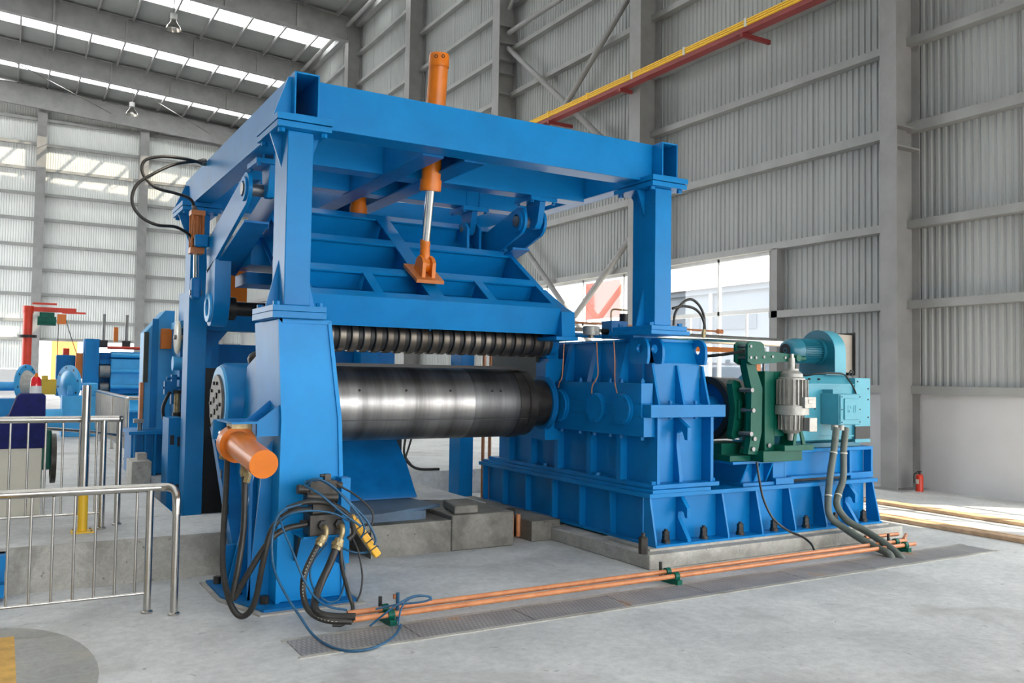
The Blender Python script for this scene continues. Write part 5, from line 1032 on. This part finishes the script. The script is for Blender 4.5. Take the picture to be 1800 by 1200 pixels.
# control desk
ck = thing('control_desk', (0.0, 9.3, 0.35), 'cream control desk half covered with a navy blue cloth', 'control desk')
M().box(-1.2, 0.34, 9.22, 9.75, 0.35, 0.99).obj('cabinet', CREAM, ck, bevel=0.01)
M().prism([(-1.22, 0.97), (0.36, 0.97), (0.355, 1.455), (0.34, 1.475), (0.15, 1.475), (0.12, 1.45), (0.06, 1.27), (-0.10, 1.18), (-1.22, 1.15)], 'y', 9.19, 9.60).obj('cloth_cover', NAVY, ck, bevel=0.015)
sr = thing('warning_beacon', (0.275, 9.38, 1.475), 'red warning beacon with white base on top of the covered desk', 'beacon')
M().lathe((0.275, 9.38, 1.476), (0.275, 9.38, 1.545), [(0, 0), (0, 0.052), (1, 0.048), (1, 0)], 24).obj('base', WHITE, sr, smooth=40)
M().lathe((0.275, 9.38, 1.545), (0.275, 9.38, 1.63), [(0, 0), (0, 0.048), (0.7, 0.044), (1, 0.03), (1, 0)], 24).obj('dome', REDGL, sr, smooth=60)
M().lathe((0.275, 9.38, 1.63), (0.275, 9.38, 1.665), [(0, 0), (0, 0.022), (1, 0.012), (1, 0)], 16).obj('cap', ORANGE, sr)
gw = thing('hand_cart', (0.43, 10.9, 0.35), 'small green machine with a spoked wheel behind the control desk', 'machine')
M().ring((0.48, 10.8, 0.73), (0.53, 10.8, 0.73), 0.27, 0.22, 32).obj('wheel', DSTEEL, gw, smooth=40)
for i in range(4): a = i * math.pi / 4; M().bar((0.505, 10.8 - 0.22 * math.cos(a), 0.73 - 0.22 * math.sin(a)), (0.505, 10.8 + 0.22 * math.cos(a), 0.73 + 0.22 * math.sin(a)), 0.02, 0.02).obj('spoke', DSTEEL, gw)
M().box(0.25, 0.48, 10.65, 11.0, 0.62, 1.05).obj('housing', GREEN, gw, bevel=0.02); M().box(0.3, 0.4, 10.7, 10.9, 0.35, 0.62).obj('leg', GREEN, gw)
M().tube([(0.40, 10.8, 1.06), (0.9, 11.3, 0.98), (1.3, 11.7, 0.90)], 0.018, 8, False).obj('draw_bar', STAIN, gw)

# ================================================================ SECOND STAND LEFT OF THE FRAME
s2 = thing('levelling_stand', (1.8, 12.4, 0.35), 'blue levelling mill stand just left of the rear leg of the frame', 'mill stand')
M().prism([(1.62, 0.9), (1.98, 0.9), (1.98, 2.52), (1.86, 2.52), (1.62, 2.22)], 'y', 12.4, 12.9).obj('post', SKYB, s2, bevel=0.006)
M().box(1.60, 1.66, 12.36, 12.40, 1.55, 2.22).obj('slide_strip', OLIVE, s2)
M().box(1.70, 1.78, 12.38, 12.40, 0.95, 2.4).obj('edge_strip', BLUE, s2)
M().box(1.42, 1.92, 12.1, 13.0, 0.88, 0.92).box(1.46, 1.90, 12.2, 12.9, 0.36, 0.88).obj('base', BLUE, s2, bevel=0.004)
for x in (1.50, 1.62, 1.74, 1.86): M().box(x - 0.012, x + 0.012, 12.1, 12.2, 0.35, 0.88).obj('base_rib', BLUE, s2)
M().box(1.80, 1.93, 12.26, 12.38, 2.0, 2.27).obj('orange_cylinder', ORANGE, s2, bevel=0.01); M().box(1.57, 1.61, 12.36, 12.5, 1.0, 1.55).obj('orange_guard', RUSTO, s2)
M().box(1.50, 1.62, 12.3, 12.4, 1.02, 1.07).cyl((1.58, 12.35, 0.85), (1.58, 12.35, 1.02), 0.03).obj('switch_arm', STEEL, s2)
s3 = thing('roller_leveller', (2.0, 11.9, 0.3), 'tall blue roller stand with two ivory handwheels, right behind the levelling stand', 'mill stand')
M().box(1.92, 2.30, 11.55, 12.15, 0.06 if False else 0.35, 2.25).obj('post', BLUE, s3, bevel=0.006)
M().box(1.90, 2.34, 11.45, 12.2, 2.25, 2.34).obj('head_plate', SKYB, s3)
M().box(1.98, 2.34, 11.6, 12.1, 2.34, 2.72).obj('gear_head', BLUE, s3, bevel=0.01)
for x in (2.0, 2.16): M().cyl((x, 11.55, 2.50), (x + 0.03, 11.55, 2.50), 0.09).obj('small_motor', BLUED, s3)
for x, z in ((1.86, 2.13), (1.98, 2.16)):
    M().lathe((x, 11.5, z), (x + 0.03, 11.5, z), [(0, 0), (0, 0.20), (0.5, 0.215), (1, 0.20), (1, 0)], 32).obj('handwheel', IVORY, s3, smooth=50)
    M().cyl((x - 0.03, 11.5, z), (x + 0.08, 11.5, z), 0.03).obj('wheel_hub', STEEL, s3)
for x, z in ((1.84, 1.80), (2.0, 1.72)): M().cyl((x, 11.5, z), (x + 0.12, 11.5, z), 0.085).cyl((x - 0.015, 11.5, z), (x, 11.5, z), 0.09).obj('roller_end', SKYB, s3, smooth=40)
M().box(1.90, 1.92, 11.6, 12.1, 0.5, 1.5).obj('side_strip', BLUED, s3)
for i in range(9): M().cyl((2.06, 11.53, 1.45 - i * 0.09), (2.06, 11.55, 1.45 - i * 0.09), 0.012, n=8).obj('screw', BLACK, s3)
M().lathe((1.86, 11.3, 1.20), (1.86, 11.3, 1.43), [(0, 0), (0, 0.035), (1, 0.035), (1, 0)], 16).obj('oil_glass', BRASS, s3, smooth=40); M().cyl((1.86, 11.3, 1.43), (1.86, 11.3, 1.47), 0.05).cyl((1.86, 11.3, 1.12), (1.86, 11.3, 1.20), 0.05).obj('oil_cup_cap', BLACK, s3)
M().cyl((1.75, 11.4, 1.62), (1.90, 11.4, 1.62), 0.02).cyl((1.70, 11.4, 1.50), (1.92, 11.4, 1.50), 0.015).box(1.72, 1.80, 11.35, 11.45, 1.42, 1.58).box(1.80, 1.86, 11.35, 11.45, 1.30, 1.66).obj('pneumatic_valves', BLUED, s3)
M().tube([(1.78, 11.35, 1.45), (1.70, 11.3, 1.25), (1.74, 11.3, 1.0)], 0.02).tube([(1.92, 11.3, 1.5), (1.94, 11.25, 1.2), (1.90, 11.25, 0.8)], 0.012).obj('air_hoses', BLACK, s3)
M().box(1.93, 2.28, 11.52, 11.55, 0.45, 0.62).obj('slot_panel', BLUED, s3)
for x in (1.96, 2.06, 2.16): M().box(x, x + 0.05, 11.51, 11.52, 0.48, 0.60).obj('slot', BLACK, s3)
M().cyl((2.19, 11.8, 2.72), (2.19, 11.8, 3.02), 0.012).box(2.175, 2.205, 11.79, 11.81, 2.98, 3.02).obj('orange_rod', ORANGE, s3)
M().box(1.36, 1.58, 11.22, 11.75, 0.345, 0.62).obj('concrete_block', CONC, label='grey concrete block on the slab in front of the blue stands', cat='block', bevel=0.01)
M().box(1.44, 1.55, 11.4, 11.6, 0.62, 0.70).obj('bolted_foot', CONC, bpy.data.objects['concrete_block'])
M().box(1.68, 1.86, 10.72, 11.15, 0.0, 1.16).obj('side_frame', BLUE, s3, bevel=0.006)
for x, z in ((1.70, 0.30), (1.77, 0.28), (1.70, 0.85), (1.78, 0.83)): M().box(x, x + 0.045, 10.712, 10.72, z, z + 0.11).obj('slot', BLACK, s3)
for i in range(7): M().cyl((1.84, 10.705, 1.08 - i * 0.1), (1.84, 10.72, 1.08 - i * 0.1), 0.012, n=8).obj('screw', BLACK, s3)
M().box(2.40, 2.46, 10.6, 10.75, 2.3, 2.95).box(2.30, 2.50, 10.58, 10.62, 2.3, 2.95).obj('orange_upright', ORANGE, label='orange upright cylinder seen through the frame under the left swing arm', cat='cylinder')

# ================================================================ FAR LINE
un = thing('uncoiler', (0.8, 20, 0.35), 'pale blue two-cone uncoiler beyond the control desk', 'uncoiler')
def cone(x, s, mm, r2):
    c = Vector((x, 20, 1.42)); d = Vector((s * 0.87, -0.5, 0)); e = Vector((0.5, s * 0.87, 0)); u = Vector((0, 0, 1))
    M().lathe(c, c + d * 0.05, [(0, 0), (0, 0.38), (1, 0.38), (1, 0)], 32).obj('cone_flange', SKYB, un, smooth=40)
    M().lathe(c + d * 0.05, c + d * r2, [(0, 0.27), (1, 0.08), (1, 0)], 32).obj('cone', mm, un, smooth=40)
    for i in range(8): a = i * math.pi / 4 + .2; q = c + d * 0.05 + (e * math.cos(a) + u * math.sin(a)) * 0.33; M().cyl(q, q + d * 0.004, 0.022, n=10).obj('hole', BLACK, un)
cone(0.38, 1, ALU, 0.30); cone(1.20, -1, SKYB, 0.14)
M().cyl((-0.6, 20, 1.36), (0.33, 20, 1.36), 0.09).cyl((1.14, 20, 1.36), (1.65, 20, 1.36), 0.08).obj('spindle', SKYB, un, smooth=40)
M().box(-0.6, 0.28, 19.7, 20.3, 0.35, 1.12).obj('pedestal', BLUE, un, bevel=0.01); M().box(1.05, 1.72, 19.7, 20.3, 0.35, 1.18).obj('pedestal', SKYB, un, bevel=0.01)
M().box(1.15, 1.26, 19.8, 20.2, 1.18, 1.40).obj('bearing_block', SKYB, un, bevel=0.02); M().box(1.52, 1.70, 19.75, 20.2, 1.18, 1.44).obj('bearing_block', SKYB, un, bevel=0.02)
M().box(0.62, 0.98, 20.6, 20.9, 1.18, 1.50).box(0.70, 0.82, 20.55, 20.6, 1.50, 1.58).obj('orange_carriage', YELLOW, un)
M().cyl((0.5, 19.6, 0.72), (1.05, 19.6, 0.72), 0.20).obj('hydraulic_tube', SKYB, un)
fm = thing('entry_shear_line', (1.9, 23, 0.35), 'blue entry machine with horizontal roller plates in the left distance', 'machine')
M().box(1.58, 1.90, 22.0, 22.4, 0.35, 2.42).obj('post', BLUE, fm, bevel=0.01); M().box(1.60, 1.78, 21.9, 22.0, 1.1, 2.42).obj('post_face', BLUE, fm)
for i, (z0, z1, mm) in enumerate(((2.00, 2.14, BLUE), (1.72, 1.98, SKYB), (1.36, 1.66, SKYB), (1.16, 1.34, BLUE), (0.75, 1.14, SKYB))):
    M().box(2.15, 4.4, 22.0 + 0.02 * i, 22.3, z0, z1).obj('roller_plate', mm, fm, bevel=0.02)
M().box(1.92, 4.4, 22.32, 22.45, 0.35, 2.12).obj('back_plate', BLUED, fm)
for z in (2.06, 1.69, 1.33): M().cyl((2.15, 21.98, z), (4.4, 21.98, z), 0.05).obj('roller', SKYB, fm, smooth=40)
M().cyl((1.92, 22.1, 1.68), (2.14, 22.1, 1.68), 0.15).cyl((1.94, 22.1, 1.32), (2.12, 22.1, 1.32), 0.10).obj('roll_end', STEEL, fm, smooth=40)
M().box(1.92, 2.15, 22.1, 22.3, 0.8, 1.2).obj('side_block', BLUED, fm); M().box(1.92, 2.15, 22.1, 22.3, 1.85, 1.95).obj('side_block', BLUED, fm)
M().box(1.45, 1.58, 22.3, 22.5, 1.5, 2.1).obj('orange_cylinder', ORANGE, fm); M().box(1.05, 1.45, 22.5, 22.8, 1.1, 2.05).obj('rear_post', BLUED, fm, bevel=0.03)
M().cyl((1.25, 22.6, 2.05), (1.25, 22.6, 2.2), 0.07).obj('cap', RED, fm)
for x in (2.05, 2.55): M().cyl((x, 22.8, 2.4), (x, 22.8, 3.05), 0.035).obj('spindle', STEEL, fm); M().box(x - 0.09, x + 0.09, 22.75, 22.9, 2.25, 2.42).obj('spindle_nut', BLACK, fm)
M().box(2.28, 2.38, 22.9, 23.0, 2.4, 2.75).obj('orange_cap', ORANGE, fm); M().cyl((2.1, 22.4, 2.24), (4.6, 22.4, 2.24), 0.035).obj('red_pipe', DRED if False else RED, fm)
M().box(3.05, 3.2, 22.9, 23.0, 2.2, 2.42).obj('spindle_nut', BLACK, fm)
M().hexa([(1.95, 20.6, 0.80), (4.4, 20.6, 0.80), (4.4, 22, 1.02), (1.95, 22, 1.02), (1.95, 20.6, 0.84), (4.4, 20.6, 0.84), (4.4, 22, 1.06), (1.95, 22, 1.06)]).obj('feed_table', SKYB, fm)
M().box(2.0, 4.3, 20.7, 22, 0.35, 0.80).obj('table_base', BLUE, fm)
jc = thing('jib_crane', (0.60, 30, 0.35), 'red pillar jib crane with green hoist in the left distance', 'jib crane')
M().cyl((0.60, 30, 0.35), (0.60, 30, 3.55), 0.13, n=20).cyl((0.60, 30, 3.40), (0.60, 30, 3.62), 0.15, n=20).obj('pillar', RED, jc, smooth=40)
M().ring((0.60, 30, 2.66), (0.60, 30, 2.74), 0.26, 0.13, 20).obj('collar', BLACK, jc)
M().box(0.72, 1.9, 29.95, 30.05, 3.46, 3.60).obj('jib_arm', RED, jc); M().box(0.70, 1.35, 29.7, 29.75, 3.66, 3.72).box(1.5, 2.15, 29.7, 29.76, 3.42, 3.48).obj('conductor_bar', RED, jc)
M().cyl((0.85, 29.9, 3.18), (1.35, 29.9, 3.18), 0.14).box(0.9, 1.3, 29.8, 30.0, 3.25, 3.44).obj('hoist', GREEN, jc, smooth=40); M().box(1.38, 1.62, 29.8, 30.0, 3.10, 3.40).obj('control_box', ORANGE, jc)
M().cyl((1.42, 29.9, 1.6), (1.42, 29.9, 3.2), 0.012, n=6).tube([(1.6, 29.9, 3.3), (1.75, 29.9, 2.8), (1.95, 29.9, 2.2)], 0.012, 6).obj('hoist_cable', BLACK, jc)
